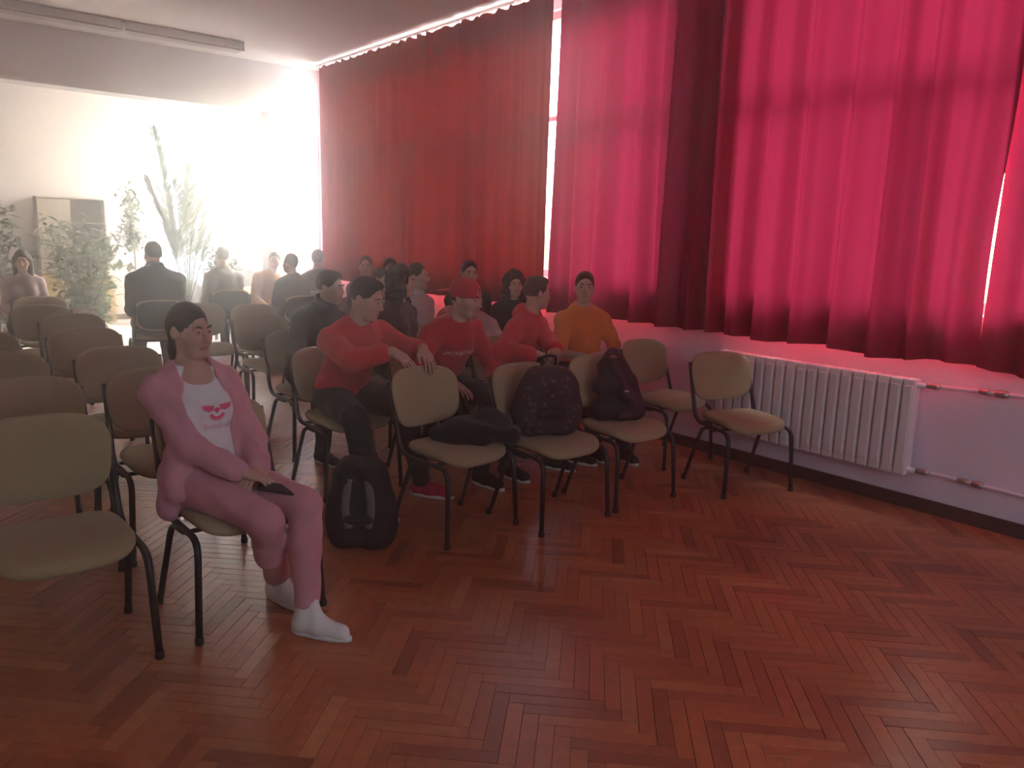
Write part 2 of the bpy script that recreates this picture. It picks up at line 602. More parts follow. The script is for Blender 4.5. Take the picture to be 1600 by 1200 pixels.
curtain('curtain', 'glowing pink-red curtain with deep folds and a dark band above the radiator', 1.775, 5.40, 3.655, .955, 5, 'curtain', .27, .064,
        edge=lambda t, zf: (.014 * math.sin(9 * zf + 1) * (1 - t * 10)) if t < .1 else (-.10 * zf * max(0, t - .9) * 0))
curtain('curtain', 'red curtain strip at the edge of the picture past the bluish slit', -2.58, 1.786, 3.655, .95, 9, 'curtain', .26, .038, xc=4.89)
def sheer(label, along, c, a0, a1, z0, z1, seed):
    r = random.Random(seed); ph = [r.uniform(0, 6.28) for _ in range(4)]
    n, vs, fs = int((a1 - a0) * 60), [], []
    for i in range(n + 1):
        a = a0 + (a1 - a0) * i / n
        d = .022 * math.sin(2 * math.pi * a / .13 + ph[0]) + .014 * math.sin(2 * math.pi * a / .31 + ph[1])
        for z in (z1, z1 * .66 + z0 * .34, z1 * .33 + z0 * .67, z0):
            vs.append((c + d, a, z) if along == 'y' else (a, c + d, z))
    for i in range(n):
        for k in range(3):
            q = i * 4 + k; fs.append((q, q + 1, q + 5, q + 4))
    root = empty('sheer_curtain')
    mb = MB(); mb.v, mb.f = vs, fs
    mb.build('sheer_cloth', 'sheer', root, True)
    if along == 'y': MB().tube([(c, a0, z1 + .02), (c, a1, z1 + .02)], .012, 8).build('rod', 'white_paint', root, True)
    else: MB().tube([(a0, c, z1 + .02), (a1, c, z1 + .02)], .012, 8).build('rod', 'white_paint', root, True)
    tag(root, label, 'curtain', 'white sheer curtains in the far bay')
sheer('blown-out white sheer curtain over the side windows of the far bay', 'y', 4.90, 10.78, 14.70, .12, 3.55, 1)
sheer('white sheer curtain over the back window behind the palm', 'x', YE - .07, 3.96, 4.84, .12, 3.55, 2)
rail = empty('curtain_rail', (4.85, 3.7, 3.70))
MB().box(-.03, .03, -6.2, 6.4, -.016, .008).build('track', 'white_paint', rail)
tag(rail, 'white curtain track fixed to the ceiling along the windows', 'curtain rail')

# ------------------------------------------------------------------ unseen projection screen on the front wall, added as neutral fill light
def emit_mat(name, col, strength):
    m, nt, out = new_mat(name)
    e = node(nt, 'ShaderNodeEmission')
    tc = node(nt, 'ShaderNodeTexCoord'); nz = node(nt, 'ShaderNodeTexNoise'); nz.inputs['Scale'].default_value = 1.5
    mr = node(nt, 'ShaderNodeMapRange'); mr.inputs[3].default_value = strength * .9; mr.inputs[4].default_value = strength * 1.1
    nt.links.new(tc.outputs['Object'], nz.inputs['Vector']); nt.links.new(nz.outputs['Fac'], mr.inputs[0]); nt.links.new(mr.outputs[0], e.inputs[1])
    e.inputs[0].default_value = col + (1,)
    nt.links.new(e.outputs[0], out.inputs['Surface'])
    return m
SCREEN = emit_mat('fill_screen_glow', (.82, .92, 1.0), 3.1)
scr = empty('added_fill_screen', (1.6, YF + .06, 1.0))
MB().box(-1.5, 1.5, 0, .004, 0, 2.0).build('fill_panel', SCREEN, scr)
MB().tube([(-1.58, .0, 2.05), (1.58, .0, 2.05)], .04, 12).build('roller_case', 'white_paint', scr, True)
MB().tube([(-1.55, .0, -.02), (1.55, .0, -.02)], .018, 10).build('bottom_bar', 'plastic_black', scr, True)
tag(scr, 'projection screen added behind the viewpoint as unseen neutral fill light', 'projection screen')

# ------------------------------------------------------------------ thin haze in the air
hz, nt, out = new_mat('thin_bright_haze')
vsn = node(nt, 'ShaderNodeVolumeScatter')
vsn.inputs['Density'].default_value = HAZE = 0.042
vsn.inputs["Anisotropy"].default_value = 0.90
vsn.inputs['Color'].default_value = (1, .985, .97, 1)
nt.links.new(vsn.outputs[0], out.inputs['Volume'])
YH = 6.4
hb = MB().box(XL - .5, 2.5, YF - .5, YH, -.4, ZC + .5).build('haze', hz)
tag(hb, 'very thin haze in the air over the left block of chairs', 'haze', kind='stuff')
hz2 = hz.copy(); hz2.name = 'bright_backlit_haze'
[x for x in hz2.node_tree.nodes if x.type == 'VOLUME_SCATTER'][0].inputs['Density'].default_value = 0.085
hb = MB().box(XL - .5, WX + .6, YH, YE + .6, -.4, ZC + .5).build('haze', hz2)
tag(hb, 'pale backlit haze glowing in the air towards the far windows', 'haze', kind='stuff')
# ------------------------------------------------------------------ conference chairs
def superellipse(n, a, b, e):
    out = []
    for k in range(n):
        t = 2 * math.pi * k / n
        c, s = math.cos(t), math.sin(t)
        out.append((a * math.copysign(abs(c) ** (2 / e), c), b * math.copysign(abs(s) ** (2 / e), s)))
    return out

def pad(outline, layers, warp):
    """cushion: the outline at several (inset, height) layers, closed top and bottom, bent by warp"""
    mb = MB()
    n = len(outline)
    vs, fs = [], []
    for (sc, h) in layers:
        for (x, y) in outline:
            vs.append(warp(x * sc, y * sc, h))
    for i in range(len(layers) - 1):
        for k in range(n):
            fs.append((i * n + k, i * n + (k + 1) % n, (i + 1) * n + (k + 1) % n, (i + 1) * n + k))
    # concentric fill so the bend shows on the broad faces
    def fill(base_i, sc0, h, flip):
        prev = base_i
        for s in (.75, .5, .25):
            o = len(vs)
            for (x, y) in outline:
                vs.append(warp(x * sc0 * s, y * sc0 * s, h))
            for k in range(n):
                q = (prev + k, prev + (k + 1) % n, o + (k + 1) % n, o + k)
                fs.append(q[::-1] if flip else q)
            prev = o
        q = tuple(prev + k for k in range(n))
        fs.append(q[::-1] if flip else q)
    fill(0, layers[0][0], layers[0][1], True)
    fill((len(layers) - 1) * n, layers[-1][0], layers[-1][1], False)
    return mb.add(vs, fs)

def make_chair():
    """facing -Y, origin on the floor below the seat"""
    root = empty('conference_chair')
    for s in (-1, 1):
        A = rounded([(s * .268, -.225, .0), (s * .250, -.205, .415), (s * .246, .165, .425), (s * .238, .285, .80)], .075, 6)
        MB().tube(A, .0145, 10, ry=.8).build('side_frame', 'metal_black', root, True)
        B = rounded([(s * .268, .225, .0), (s * .250, .075, .405), (s * .248, -.06, .405)], .06, 5)
        MB().tube(B, .0140, 10, ry=.8).build('rear_leg', 'metal_black', root, True)
    for y in (-.10, .12):
        MB().tube([(-.246, y, .418), (.246, y, .418)], .010, 8).build('crossbar', 'metal_black', root, True)
    for s in (-1, 1):
        for y in (-.225, .225):
            MB().lathe([(.017, .0), (.018, .018), (.015, .03)], 10, (s * .268, y, 0)).build('glide', 'plastic_black', root, True)
    # seat: rounded, slightly dished with a waterfall front
    out = superellipse(36, .236, .215, 4.2)
    def wseat(x, y, h):
        f = max(0.0, (-y - .08) / .135)
        return (x * (1 - .05 * max(0, y) / .2), y - .01, .444 + h + .012 * (abs(x) / .236) ** 2 - .034 * f * f + .010 * max(0, y / .2) ** 2)
    lay = [(.90, -.018), (.97, -.012), (1.0, .0), (.995, .013), (.965, .023), (.90, .028)]
    pad(out, lay, wseat).build('seat', 'chair_fabric', root, True)
    def wpan(x, y, h):
        p = wseat(x, y, 0)
        return (p[0], p[1], p[2] - .022 + h)
    pad(superellipse(28, .20, .18, 4), [(.95, -.008), (1, -.004), (1, .002)], wpan).build('seat_pan', 'plastic_black', root, True)
    # backrest: wide rounded panel, curved around the sitter and leaning back
    outb = superellipse(40, .243, .168, 3.4)
    ang = math.radians(13)
    def wback(off):
        def w(x, y, h):
            x2 = x * (1 + .05 * y / .168)
            d = -(h + off) + .055 * (1 - (x2 / .243) ** 2) - .02   # curved: middle further back
            z = .70 + y * math.cos(ang)
            yy = .255 + y * math.sin(ang) + d
            return (x2, yy, z)
        return w
    pad(outb, [(.93, -.018), (.985, -.010), (1.0, .0), (.985, .010), (.93, .017)], wback(0)).build('backrest', 'chair_fabric', root, True)
    pad(superellipse(36, .222, .150, 3.4), [(.96, -.006), (1, -.002), (1, .004)], wback(-.018)).build('back_shell', 'plastic_black', root, True)
    return root

chair0 = make_chair()
chair0_kids = list(chair0.children)
CH = []
def chair(x, y, rz, label, group):
    """x, y of the seat centre; rz turns it (0 faces the front of the hall)"""
    c = chair0 if not CH else copy_tree(chair0, None, chair0_kids)
    c.location = (x, y, 0)
    c.rotation_euler = (0, 0, math.radians(rz))
    tag(c, label, 'chair', group)
    CH.append(c)
    return c
GL, GR = 'chairs of the left block', 'chairs of the right block'
chair(.475, 3.17, 0, 'empty olive-beige chair nearest the camera at the left edge', GL)
chair(1.15, 3.20, 3, 'beige chair under the woman in pink', GL)
chair(.56, 4.08, 0, 'empty beige chair directly behind the one nearest the camera', GL)
chair(1.15, 4.10, 0, 'empty beige chair directly behind the woman in pink', GL)
chair(.56, 5.02, 0, 'empty beige chair at the left edge, third row of the outer column', GL)
chair(1.18, 4.98, 0, 'empty beige chair two rows behind the woman in pink', GL)
chair(1.21, 6.08, 0, 'empty beige chair three rows behind the woman in pink', GL)
chair(.56, 6.10, 0, 'empty beige chair at the left edge, fourth row of the outer column', GL)
chair(1.32, 7.10, 0, 'empty beige chair four rows behind the woman in pink', GL)
chair(1.24, 8.00, 0, 'empty beige chair, second in front of the long-haired woman at the back', GL)
chair(1.37, 8.95, 0, 'empty beige chair directly in front of the long-haired woman at the back', GL)
chair(1.36, 9.95, 0, 'chair under the long-haired woman at the far left', GL)
# right block, front row
chair(2.455, 3.46, 9, 'beige front-row chair with a black jacket on it and two hands on its back', GR)
chair(3.01, 3.29, 2, 'beige front-row chair holding the dark patterned backpack', GR)
chair(3.64, 3.32, 0, 'beige front-row chair holding the plain dark shoulder bag', GR)
chair(4.58, 3.74, 0, 'empty beige chair close to the wall, behind the last front-row chair', GR)
chair(4.47, 3.02, -17, 'empty beige chair standing in front of the radiator, last of the front row', GR)
# ------------------------------------------------------------------ smooth-blended bodies (distance fields meshed with surface nets)
def V3(*a): return np.array(a, float)
def nrm(v):
    v = np.asarray(v, float)
    return v / (np.linalg.norm(v) + 1e-9)
def cap(a, b, ra, rb=None, k=.02): return ('c', np.asarray(a, float), np.asarray(b, float), ra, ra if rb is None else rb, k)
def ell(c, r, R=None, k=.02): return ('e', np.asarray(c, float), np.asarray(r, float), np.eye(3) if R is None else np.asarray(R), 0, k)
def cut(p): return ('-',) + p

def _prim(p, X, Y, Z):
    if p[0] == 'c':
        _, a, b, ra, rb, k = p
        ab = b - a
        dx, dy, dz = X - a[0], Y - a[1], Z - a[2]
        t = np.clip((dx * ab[0] + dy * ab[1] + dz * ab[2]) / (ab @ ab + 1e-12), 0, 1)
        return np.sqrt((dx - t * ab[0]) ** 2 + (dy - t * ab[1]) ** 2 + (dz - t * ab[2]) ** 2) - (ra + t * (rb - ra))
    _, c, r, R, _, k = p
    dx, dy, dz = X - c[0], Y - c[1], Z - c[2]
    u = dx * R[0, 0] + dy * R[1, 0] + dz * R[2, 0]
    v = dx * R[0, 1] + dy * R[1, 1] + dz * R[2, 1]
    w = dx * R[0, 2] + dy * R[1, 2] + dz * R[2, 2]
    k0 = np.sqrt((u / r[0]) ** 2 + (v / r[1]) ** 2 + (w / r[2]) ** 2)
    k1 = np.sqrt((u / r[0] ** 2) ** 2 + (v / r[1] ** 2) ** 2 + (w / r[2] ** 2) ** 2) + 1e-9
    return np.where(k0 < .2, -min(r) * (1 - k0), k0 * (k0 - 1) / k1)

def _bounds(p):
    if p[0] == 'c':
        m = max(p[3], p[4])
        return np.minimum(p[1], p[2]) - m, np.maximum(p[1], p[2]) + m
    m = np.abs(p[3]) @ p[2]
    return p[1] - m, p[1] + m

def sdf_mesh(name, prims, h, m=None, parent=None, offset=0.0, noise=None, clip=None, tint=None):
    """one continuous surface around all prims"""
    pos = [p for p in prims if p[0] != '-']
    lo = np.min([_bounds(p)[0] for p in pos], 0) - offset - .03
    hi = np.max([_bounds(p)[1] for p in pos], 0) + offset + .03
    n = np.ceil((hi - lo) / h).astype(int) + 1
    ax = [np.float32(lo[i]) + np.float32(h) * np.arange(n[i], dtype=np.float32) for i in range(3)]
    F = np.full(tuple(n), .08, np.float32)
    for p in prims:
        neg = p[0] == '-'
        q = p[1:] if neg else p
        k = q[5]
        a, b = _bounds(q)
        mg = max(k, .012) + abs(offset) + 3 * h
        i0 = np.maximum(np.floor((a - mg - lo) / h).astype(int), 0)
        i1 = np.minimum(np.ceil((b + mg - lo) / h).astype(int) + 1, n)
        if (i1 <= i0).any(): continue
        sl = tuple(slice(i0[d], i1[d]) for d in range(3))
        X = ax[0][sl[0]][:, None, None]; Y = ax[1][sl[1]][None, :, None]; Z = ax[2][sl[2]][None, None, :]
        d = _prim(q, X, Y, Z).astype(np.float32)
        f = F[sl]
        if neg:
            d = -d
            hh = np.maximum(k - np.abs(f - offset - d), 0) / k
            F[sl] = np.maximum(f, d + offset) + hh * hh * k * .25
        else:
            hh = np.maximum(k - np.abs(f - d), 0) / k
            F[sl] = np.minimum(f, d) - hh * hh * k * .25
    F -= offset
    if noise is not None:
        F += noise(ax[0][:, None, None], ax[1][None, :, None], ax[2][None, None, :]).astype(np.float32)
    if clip is not None:
        F = np.maximum(F, clip(ax[0][:, None, None], ax[1][None, :, None], ax[2][None, None, :]).astype(np.float32))
    S = F < 0
    cnt = np.zeros(tuple(n - 1), np.int8)
    corners = [(i, j, k) for i in (0, 1) for j in (0, 1) for k in (0, 1)]
    for (i, j, k) in corners:
        cnt += S[i:n[0] - 1 + i, j:n[1] - 1 + j, k:n[2] - 1 + k]
    act = np.argwhere((cnt > 0) & (cnt < 8))
    acc = np.zeros((len(act), 3), np.float64); num = np.zeros(len(act))
    vals = {c: F[act[:, 0] + c[0], act[:, 1] + c[1], act[:, 2] + c[2]] for c in corners}
    for c in corners:
        for d in range(3):
            if c[d] == 0:
                c2 = list(c); c2[d] = 1; c2 = tuple(c2)
                v0, v1 = vals[c], vals[c2]
                msk = (v0 < 0) != (v1 < 0)
                t = np.where(msk, v0 / np.where(msk, v0 - v1, 1), 0)
                pt = np.tile(np.array(c, float), (len(act), 1)); pt[:, d] += t
                acc += pt * msk[:, None]; num += msk
    vert = lo + (act + acc / num[:, None]) * h
    ids = np.full(tuple(n - 1), -1, np.int32)
    ids[act[:, 0], act[:, 1], act[:, 2]] = np.arange(len(act))
    quads = []
    for d in range(3):
        e, g = (d + 1) % 3, (d + 2) % 3
        s0 = [slice(None)] * 3; s1 = [slice(None)] * 3
        s0[d] = slice(0, -1); s1[d] = slice(1, None)
        ch = S[tuple(s0)] != S[tuple(s1)]
        E = np.argwhere(ch)
        ok = (E[:, e] > 0) & (E[:, g] > 0) & (E[:, e] < n[e] - 1) & (E[:, g] < n[g] - 1)
        E = E[ok]
        def cid(de, dg):
            c = E.copy(); c[:, e] += de; c[:, g] += dg
            return ids[c[:, 0], c[:, 1], c[:, 2]]
        q = np.stack([cid(-1, -1), cid(0, -1), cid(0, 0), cid(-1, 0)], 1)
        inside = S[E[:, 0], E[:, 1], E[:, 2]]
        q[~inside] = q[~inside][:, ::-1]
        quads.append(q[(q >= 0).all(1)])
    Q = np.concatenate(quads)
    me = bpy.data.meshes.new(name)
    me.vertices.add(len(vert)); me.vertices.foreach_set('co', vert.astype(np.float32).ravel())
    me.loops.add(len(Q) * 4); me.loops.foreach_set('vertex_index', Q.astype(np.int32).ravel())
    me.polygons.add(len(Q)); me.polygons.foreach_set('loop_start', np.arange(0, len(Q) * 4, 4, dtype=np.int32))
    me.polygons.foreach_set('use_smooth', np.ones(len(Q), bool))
    me.update(calc_edges=True)
    if tint is not None:
        a = me.attributes.new('flush', 'FLOAT', 'POINT')
        a.data.foreach_set('value', tint(vert).astype(np.float32))
    return link(name, me, m, parent)

def rotx(a): c, s = math.cos(a), math.sin(a); return np.array([[1, 0, 0], [0, c, -s], [0, s, c]])
def roty(a): c, s = math.cos(a), math.sin(a); return np.array([[c, 0, s], [0, 1, 0], [-s, 0, c]])
def rotz_(a): c, s = math.cos(a), math.sin(a); return np.array([[c, -s, 0], [s, c, 0], [0, 0, 1]])
D = math.radians

def ik(a, b, l1, l2, hint):
    """middle joint of a two-bone chain from a to b bending towards hint; returns joint and end"""
    a, b = np.asarray(a, float), np.asarray(b, float)
    d = b - a
    L = np.linalg.norm(d)
    if L > (l1 + l2) * .995:
        b = a + d / L * (l1 + l2) * .995; d = b - a; L = np.linalg.norm(d)
    x = (l1 * l1 - l2 * l2 + L * L) / (2 * L)
    hgt = math.sqrt(max(0, l1 * l1 - x * x))
    u = d / L
    hv = np.asarray(hint, float); hv = nrm(hv - u * (hv @ u))
    return a + u * x + hv * hgt, b

def hand_prims(w, d, n_, right, curl=.5, spread=.10, size=1.0, thumb=.6):
    """palm, four unequal bent fingers and a thumb; d towards the fingertips, n_ where the palm faces"""
    d = nrm(d); n_ = nrm(np.asarray(n_, float) - d * (np.asarray(n_, float) @ d))
    s = np.cross(d, n_) * (1 if right else -1)          # towards the thumb
    R = np.stack([d, s, n_], 1)
    z = size
    P = [ell(w + d * .050 * z, V3(.056, .041, .016) * z, R, .012), cap(w - d * .01, w + d * .035 * z, .024 * z, .024 * z, .02)]
    for i, (off, ln, rr) in enumerate([(.031, .95, .0086), (.010, 1.06, .0088), (-.011, 1.0, .0084), (-.030, .80, .0074)]):
        b = w + d * (.090 - .006 * abs(i - 1)) * z + s * off * z
        sd = nrm(d + s * spread * (1.2 - i) * .8)
        a = curl * (1 + .12 * i)
        P.append(cap(w + d * .05 * z + s * off * .8 * z, b, .011 * z, .0095 * z, .008))
        for j, (l, f) in enumerate([(.043, .55), (.027, 1.25), (.021, 1.8)]):
            t = a * f
            e = b + (sd * math.cos(t) + n_ * math.sin(t)) * l * ln * z
            P.append(cap(b, e, rr * z * (1 - .05 * j), rr * z * (.95 - .06 * j), .004))
            b = e
    tb = w + d * .022 * z + s * .026 * z
    t1 = tb + nrm(d * .72 + s * .62 + n_ * .25 * thumb) * .040 * z
    t2 = t1 + nrm(d * .85 + s * (.42 - .5 * thumb) + n_ * .4 * thumb) * .032 * z
    t3 = t2 + nrm(d * .92 + s * (.2 - .6 * thumb) + n_ * .5 * thumb) * .024 * z
    P += [cap(tb, t1, .0145 * z, .0115 * z, .012), cap(t1, t2, .0108 * z, .0098 * z, .005), cap(t2, t3, .0098 * z, .008 * z, .004)]
    return P

def skin_mat(name, col):
    m = mat(name, col, 0.55, 0.06, 14, 0.08, 180, spec=0.35)
    nt = m.node_tree
    p = [x for x in nt.nodes if x.type == 'BSDF_PRINCIPLED'][0]
    src = p.inputs['Base Color'].links[0].from_socket
    at = node(nt, 'ShaderNodeAttribute', attribute_name='flush')
    mx = node(nt, 'ShaderNodeMix', data_type='RGBA')
    mx.inputs[7].default_value = (col[0] * .72, col[1] * .42, col[2] * .42, 1)
    nt.links.new(at.outputs['Fac'], mx.inputs[0]); nt.links.new(src, mx.inputs[6]); nt.links.new(mx.outputs[2], p.inputs['Base Color'])
    p.inputs['Subsurface Weight'].default_value = 0.0
    return m
M['skin'] = skin_mat('skin_light', (0.50, 0.315, 0.235))
M['skin_tan'] = skin_mat('skin_tan', (0.42, 0.25, 0.175))
M['eye'] = mat('eye_white', (0.42, 0.39, 0.37), 0.25, 0.03, 30)
M['iris'] = mat('dark_iris', (0.035, 0.022, 0.015), 0.2, 0.2, 60)
M['hair_dark'] = mat('dark_hair', (0.018, 0.012, 0.010), 0.6, 0.4, 40, 0.6, 160)
M['hair_brown'] = mat('brown_hair', (0.055, 0.030, 0.020), 0.6, 0.35, 40, 0.6, 160)
def cloth(name, col, var=.12, sheen=.15, bump=.25, bscale=320): M[name] = mat(name, col, 0.92, var, 18, bump, bscale, sheen=sheen)
cloth('pink_knit', (0.62, 0.30, 0.36)); cloth('pink_twill', (0.60, 0.285, 0.335)); cloth('white_jersey', (0.74, 0.75, 0.78))
cloth('red_sweat', (0.62, 0.03, 0.045)); cloth('red_hood', (0.52, 0.025, 0.038)); cloth('orange_pique', (0.78, 0.22, 0.03))
cloth('black_denim', (0.016, 0.015, 0.018)); cloth('navy_denim', (0.022, 0.026, 0.042)); cloth('charcoal_knit', (0.045, 0.042, 0.046))
cloth('black_nylon', (0.014, 0.013, 0.015)); cloth('pale_grey', (0.50, 0.46, 0.46)); cloth('peach_cotton', (0.72, 0.40, 0.25))
cloth('lilac_knit', (0.38, 0.29, 0.32)); cloth('dark_floral', (0.06, 0.035, 0.045), .6); cloth('red_cap', (0.50, 0.02, 0.035)); cloth('grey_melange', (0.16, 0.155, 0.16))
M['white_rubber'] = mat('white_shoe_leather', (0.76, 0.79, 0.78), 0.5, 0.05, 20, 0.05, 80)
M['sole'] = mat('shoe_sole', (0.66, 0.64, 0.60), 0.6, 0.08, 20)
M['red_canvas'] = mat('red_shoe_canvas', (0.42, 0.02, 0.05), 0.8, 0.1, 40, 0.2, 300)
M['black_shoe'] = mat('black_shoe', (0.02, 0.02, 0.02), 0.6, 0.2, 30)
M['print_pink'] = mat('pink_print', (0.80, 0.10, 0.22), 0.8, 0.1, 30)
M['print_pink_pale'] = mat('pale_pink_print', (0.72, 0.38, 0.48), 0.8, 0.1, 30)
M['print_white'] = mat('white_print', (0.80, 0.74, 0.74), 0.8, 0.08, 30)

def person(label, loc, rz=0, sc=1.0, res=.009, lean=4, side=0, twist=0, hip_z=None, head=(0, 0, 0), neck_lean=None,
           lh=None, rh=None, lpalm=None, rpalm=None, lcurl=.5, rcurl=.5, lhdir=None, rhdir=None, lel=None, rel=None,
           lknee=None, rknee=None, lfoot=(.14, -.44, 0), rfoot=(-.14, -.44, 0), lfy=0, rfy=0,
           skin='skin', hair='short', hair_m='hair_dark', top='charcoal_knit', sleeve=1.0, collar='crew', legs='black_denim', leg_len=1.0,
           shoe='black_shoe', sole='sole', fat=1.0, female=False, under=None, hood=False, face=True, shoes=True, cap_=False, hightop=False, group='people sitting in the hall',
           coat=.016):
    root = empty('person', loc, D(rz), sc)
    tag(root, label, 'person', group)
    if hip_z is None: hip_z = .474 / sc + .117 * fat
    hip = V3(0, 0, hip_z)
    zk = .474 / sc + .072
    Rt = roty(D(side)) @ rotx(D(lean))
    u = Rt @ V3(0, 0, 1)
    fwd = Rt @ V3(0, -1, 0)
    Rtw = Rt @ rotz_(D(twist))
    lat = Rtw @ V3(1, 0, 0)
    sw = (.165 if female else .185) * fat
    shc = hip + u * .418
    SL, SR = shc + lat * sw, shc - lat * sw
    nb = hip + u * .515
    hr = rotz_(D(head[0])) @ rotx(D(head[1])) @ roty(D(head[2]))      # yaw to the person's left is positive
    ud = nrm(u * .6 + V3(0, 0, .4) + (hr @ V3(0, -1, 0)) * .22) if neck_lean is None else nrm(np.asarray(neck_lean, float))
    hc = nb + ud * .150 + V3(0, 0, .012)
    # arms
    def arm(S, H, el, sgn):
        H = np.asarray(H, float)
        E, W = ik(S - u * .015, H, .285, .25, V3(sgn * .5, .6, -.55) if el is None else el)
        return E, W
    lh = V3(.10, -.30, zk + .10) if lh is None else lh
    rh = V3(-.10, -.30, zk + .10) if rh is None else rh
    EL, WL = arm(SL, lh, lel, 1)
    ER, WR = arm(SR, rh, rel, -1)
    ldir = nrm(WL - EL) if lhdir is None else nrm(lhdir)
    rdir = nrm(WR - ER) if rhdir is None else nrm(rhdir)
    lpalm = V3(0, .1, -1) if lpalm is None else V3(*lpalm)
    rpalm = V3(0, .1, -1) if rpalm is None else V3(*rpalm)
    b = .94 if female else 1.0
    f = fat
    torso = [ell(hip + V3(0, .015, .0), V3(.168, .125, .105) * f, None, .05), ell(hip + u * .17, V3(.143 * b, .108, .16) * f, Rt, .06),
             ell(hip + u * .345 + fwd * .008, V3(.162 * b, .112, .175) * f, Rtw, .06), cap(SL - lat * .01, hip + u * .435 + lat * .04, .044 * f, .062 * f, .06), cap(SR + lat * .01, hip + u * .435 - lat * .04, .044 * f, .062 * f, .06)]
    if female:
        for s in (-1, 1):
            torso.append(ell(hip + u * .31 + lat * .075 * s + fwd * .085, V3(.062, .055, .062), Rtw, .04))
    trap = [cap(nb + lat * .015 - u * .005, SL - lat * .05 + u * .012, .046 * f, .032 * f, .05), cap(nb - lat * .015 - u * .005, SR + lat * .05 + u * .012, .046 * f, .032 * f, .05)]
    armsU = [cap(SL, EL, .053 * b * f, .042 * b, .03), cap(SR, ER, .053 * b * f, .042 * b, .03)]
    armsF = [cap(EL, WL, .041 * b, .027 * b, .02), cap(ER, WR, .041 * b, .027 * b, .02)]
    hands = hand_prims(WL, ldir, lpalm, False, lcurl, size=b) + hand_prims(WR, rdir, rpalm, True, rcurl, size=b)
    # legs
    HL, HR = hip + V3(.088, -.01, -.01), hip + V3(-.088, -.01, -.01)
    KL = V3(.13, -.43, zk) if lknee is None else V3(*lknee)
    KR = V3(-.13, -.43, zk) if rknee is None else V3(*rknee)
    AL, AR = V3(*lfoot) + V3(0, 0, .085), V3(*rfoot) + V3(0, 0, .085)
    fl, fr = rotz_(D(lfy)) @ V3(0, -1, 0), rotz_(D(rfy)) @ V3(0, -1, 0)
    legp, shinp = [], []
    for H_, K_, A_ in ((HL, KL, AL), (HR, KR, AR)):
        legp += [cap(H_, K_, .086 * f, .058, .05)]
        back = nrm((A_ - K_)) 
        legp += [cap(K_, A_, .056, .036, .03), ell(K_ + (A_ - K_) * .33 + V3(0, .014, 0), V3(.05, .055, .12), None, .04)]
    feet = []
    for A_, d_ in ((AL, fl), (AR, fr)):
        feet += [cap(A_, A_ - V3(0, 0, .04) + d_ * .03, .033, .036, .02), cap(A_ - V3(0, 0, .045) + d_ * .02, A_ - V3(0, 0, .058) + d_ * .13, .032, .026, .02)]
    # head
    hd = lambda x, y, z: hc + hr @ V3(x, y, z)
    HRm = hr
    g = .96 if female else 1.0
    hp = [ell(hd(0, .014, .032), V3(.074, .094, .096) * g, HRm, .02), ell(hd(0, -.028, -.040), V3(.058, .062, .072) * g, HRm, .035),
          cap(hd(-.026, -.058, -.088), hd(.026, -.058, -.088), .024 * g, None, .03), ell(hd(0, -.078, -.094), V3(.020, .015, .015), HRm, .02),
          cap(hd(-.036, -.078, .030), hd(.036, -.078, .030), .012, None, .018),
          cap(hd(-.050, -.058, -.022), hd(-.034, -.068, -.032), .018, None, .04), cap(hd(.050, -.058, -.022), hd(.034, -.068, -.032), .018, None, .04),
          cap(hd(0, -.088, .016), hd(0, -.110, -.026), .0075, .0125, .012), cap(hd(-.012, -.098, -.030), hd(.012, -.098, -.030), .0085, None, .008)]
    hp += [cut(ell(hd(s * .031, -.098, .010), V3(.017, .014, .0095), HRm, .010)) for s in (-1, 1)]
    hp += [ell(hd(s * .031, -.079, .010), V3(.0135, .0125, .011), HRm, .004) for s in (-1, 1)]
    hp += [ell(hd(0, -.088, -.055), V3(.024, .011, .006), HRm, .007), ell(hd(0, -.087, -.066), V3(.021, .011, .007), HRm, .007)]
    hp += [ell(hd(s * .074, .016, -.002), V3(.010, .020, .031), HRm @ rotz_(D(-22 * s)), .008) for s in (-1, 1)]
    neck = [cap(nb - u * .03, hc + (hr @ V3(0, .022, -.06)), .056 * (.88 if female else 1), .052 * (.86 if female else 1), .035)]
    lipc = hd(0, -.093, -.060)
    def tint(v):
        q = (v - lipc) @ hr
        lips = np.clip(1.3 - ((q[:, 0] / .025) ** 2 + (q[:, 2] / .012) ** 2 + (q[:, 1] / .018) ** 2), 0, 1)
        cheeks = sum(np.clip(1 - np.linalg.norm(v - hd(s * .045, -.07, -.03), axis=1) / .04, 0, 1) for s in (-1, 1)) * .10
        return np.clip(lips * .8 + cheeks, 0, 1)
    body = torso + trap + armsU + armsF + hands + legp + feet + neck + hp
    sdf_mesh('body', body, res, skin, root, tint=tint)
    hres = min(res, .008)
    if face:
        for s in (-1, 1):
            e = MB().lathe([(.0112 * math.sin(a), -.0112 * math.cos(a)) for a in np.linspace(.05, math.pi - .05, 8)], 12).build('eye', 'eye', root, True)
            e.location = Vector(hd(s * .031, -.0785, .010))
            e.rotation_euler = Matrix([list(r) for r in (hr @ rotx(D(90)))]).to_euler()
            ir = MB().lathe([(.0066, 0), (.0058, .0012), (.002, .0018)], 12).build('iris', 'iris', e, True)
            ir.location = (0, 0, .0100)
            brow = sdf_mesh('eyebrow', [cap(hd(s * .016, -.092, .031), hd(s * .034, -.093, .036), .0042, .0046, .003), cap(hd(s * .034, -.093, .036), hd(s * .050, -.080, .031), .0046, .002, .003)], .003, hair_m, root)
    # hair
    rough_ = lambda a, fq: (lambda X, Y, Z: a * (np.sin(X * fq + 2.1 * np.sin(Z * fq * .6)) * np.sin(Y * fq * 1.1 + 1.3 * np.sin(X * fq * .7)) * np.sin(Z * fq * .9 + 1.7 * np.sin(Y * fq * .8))))
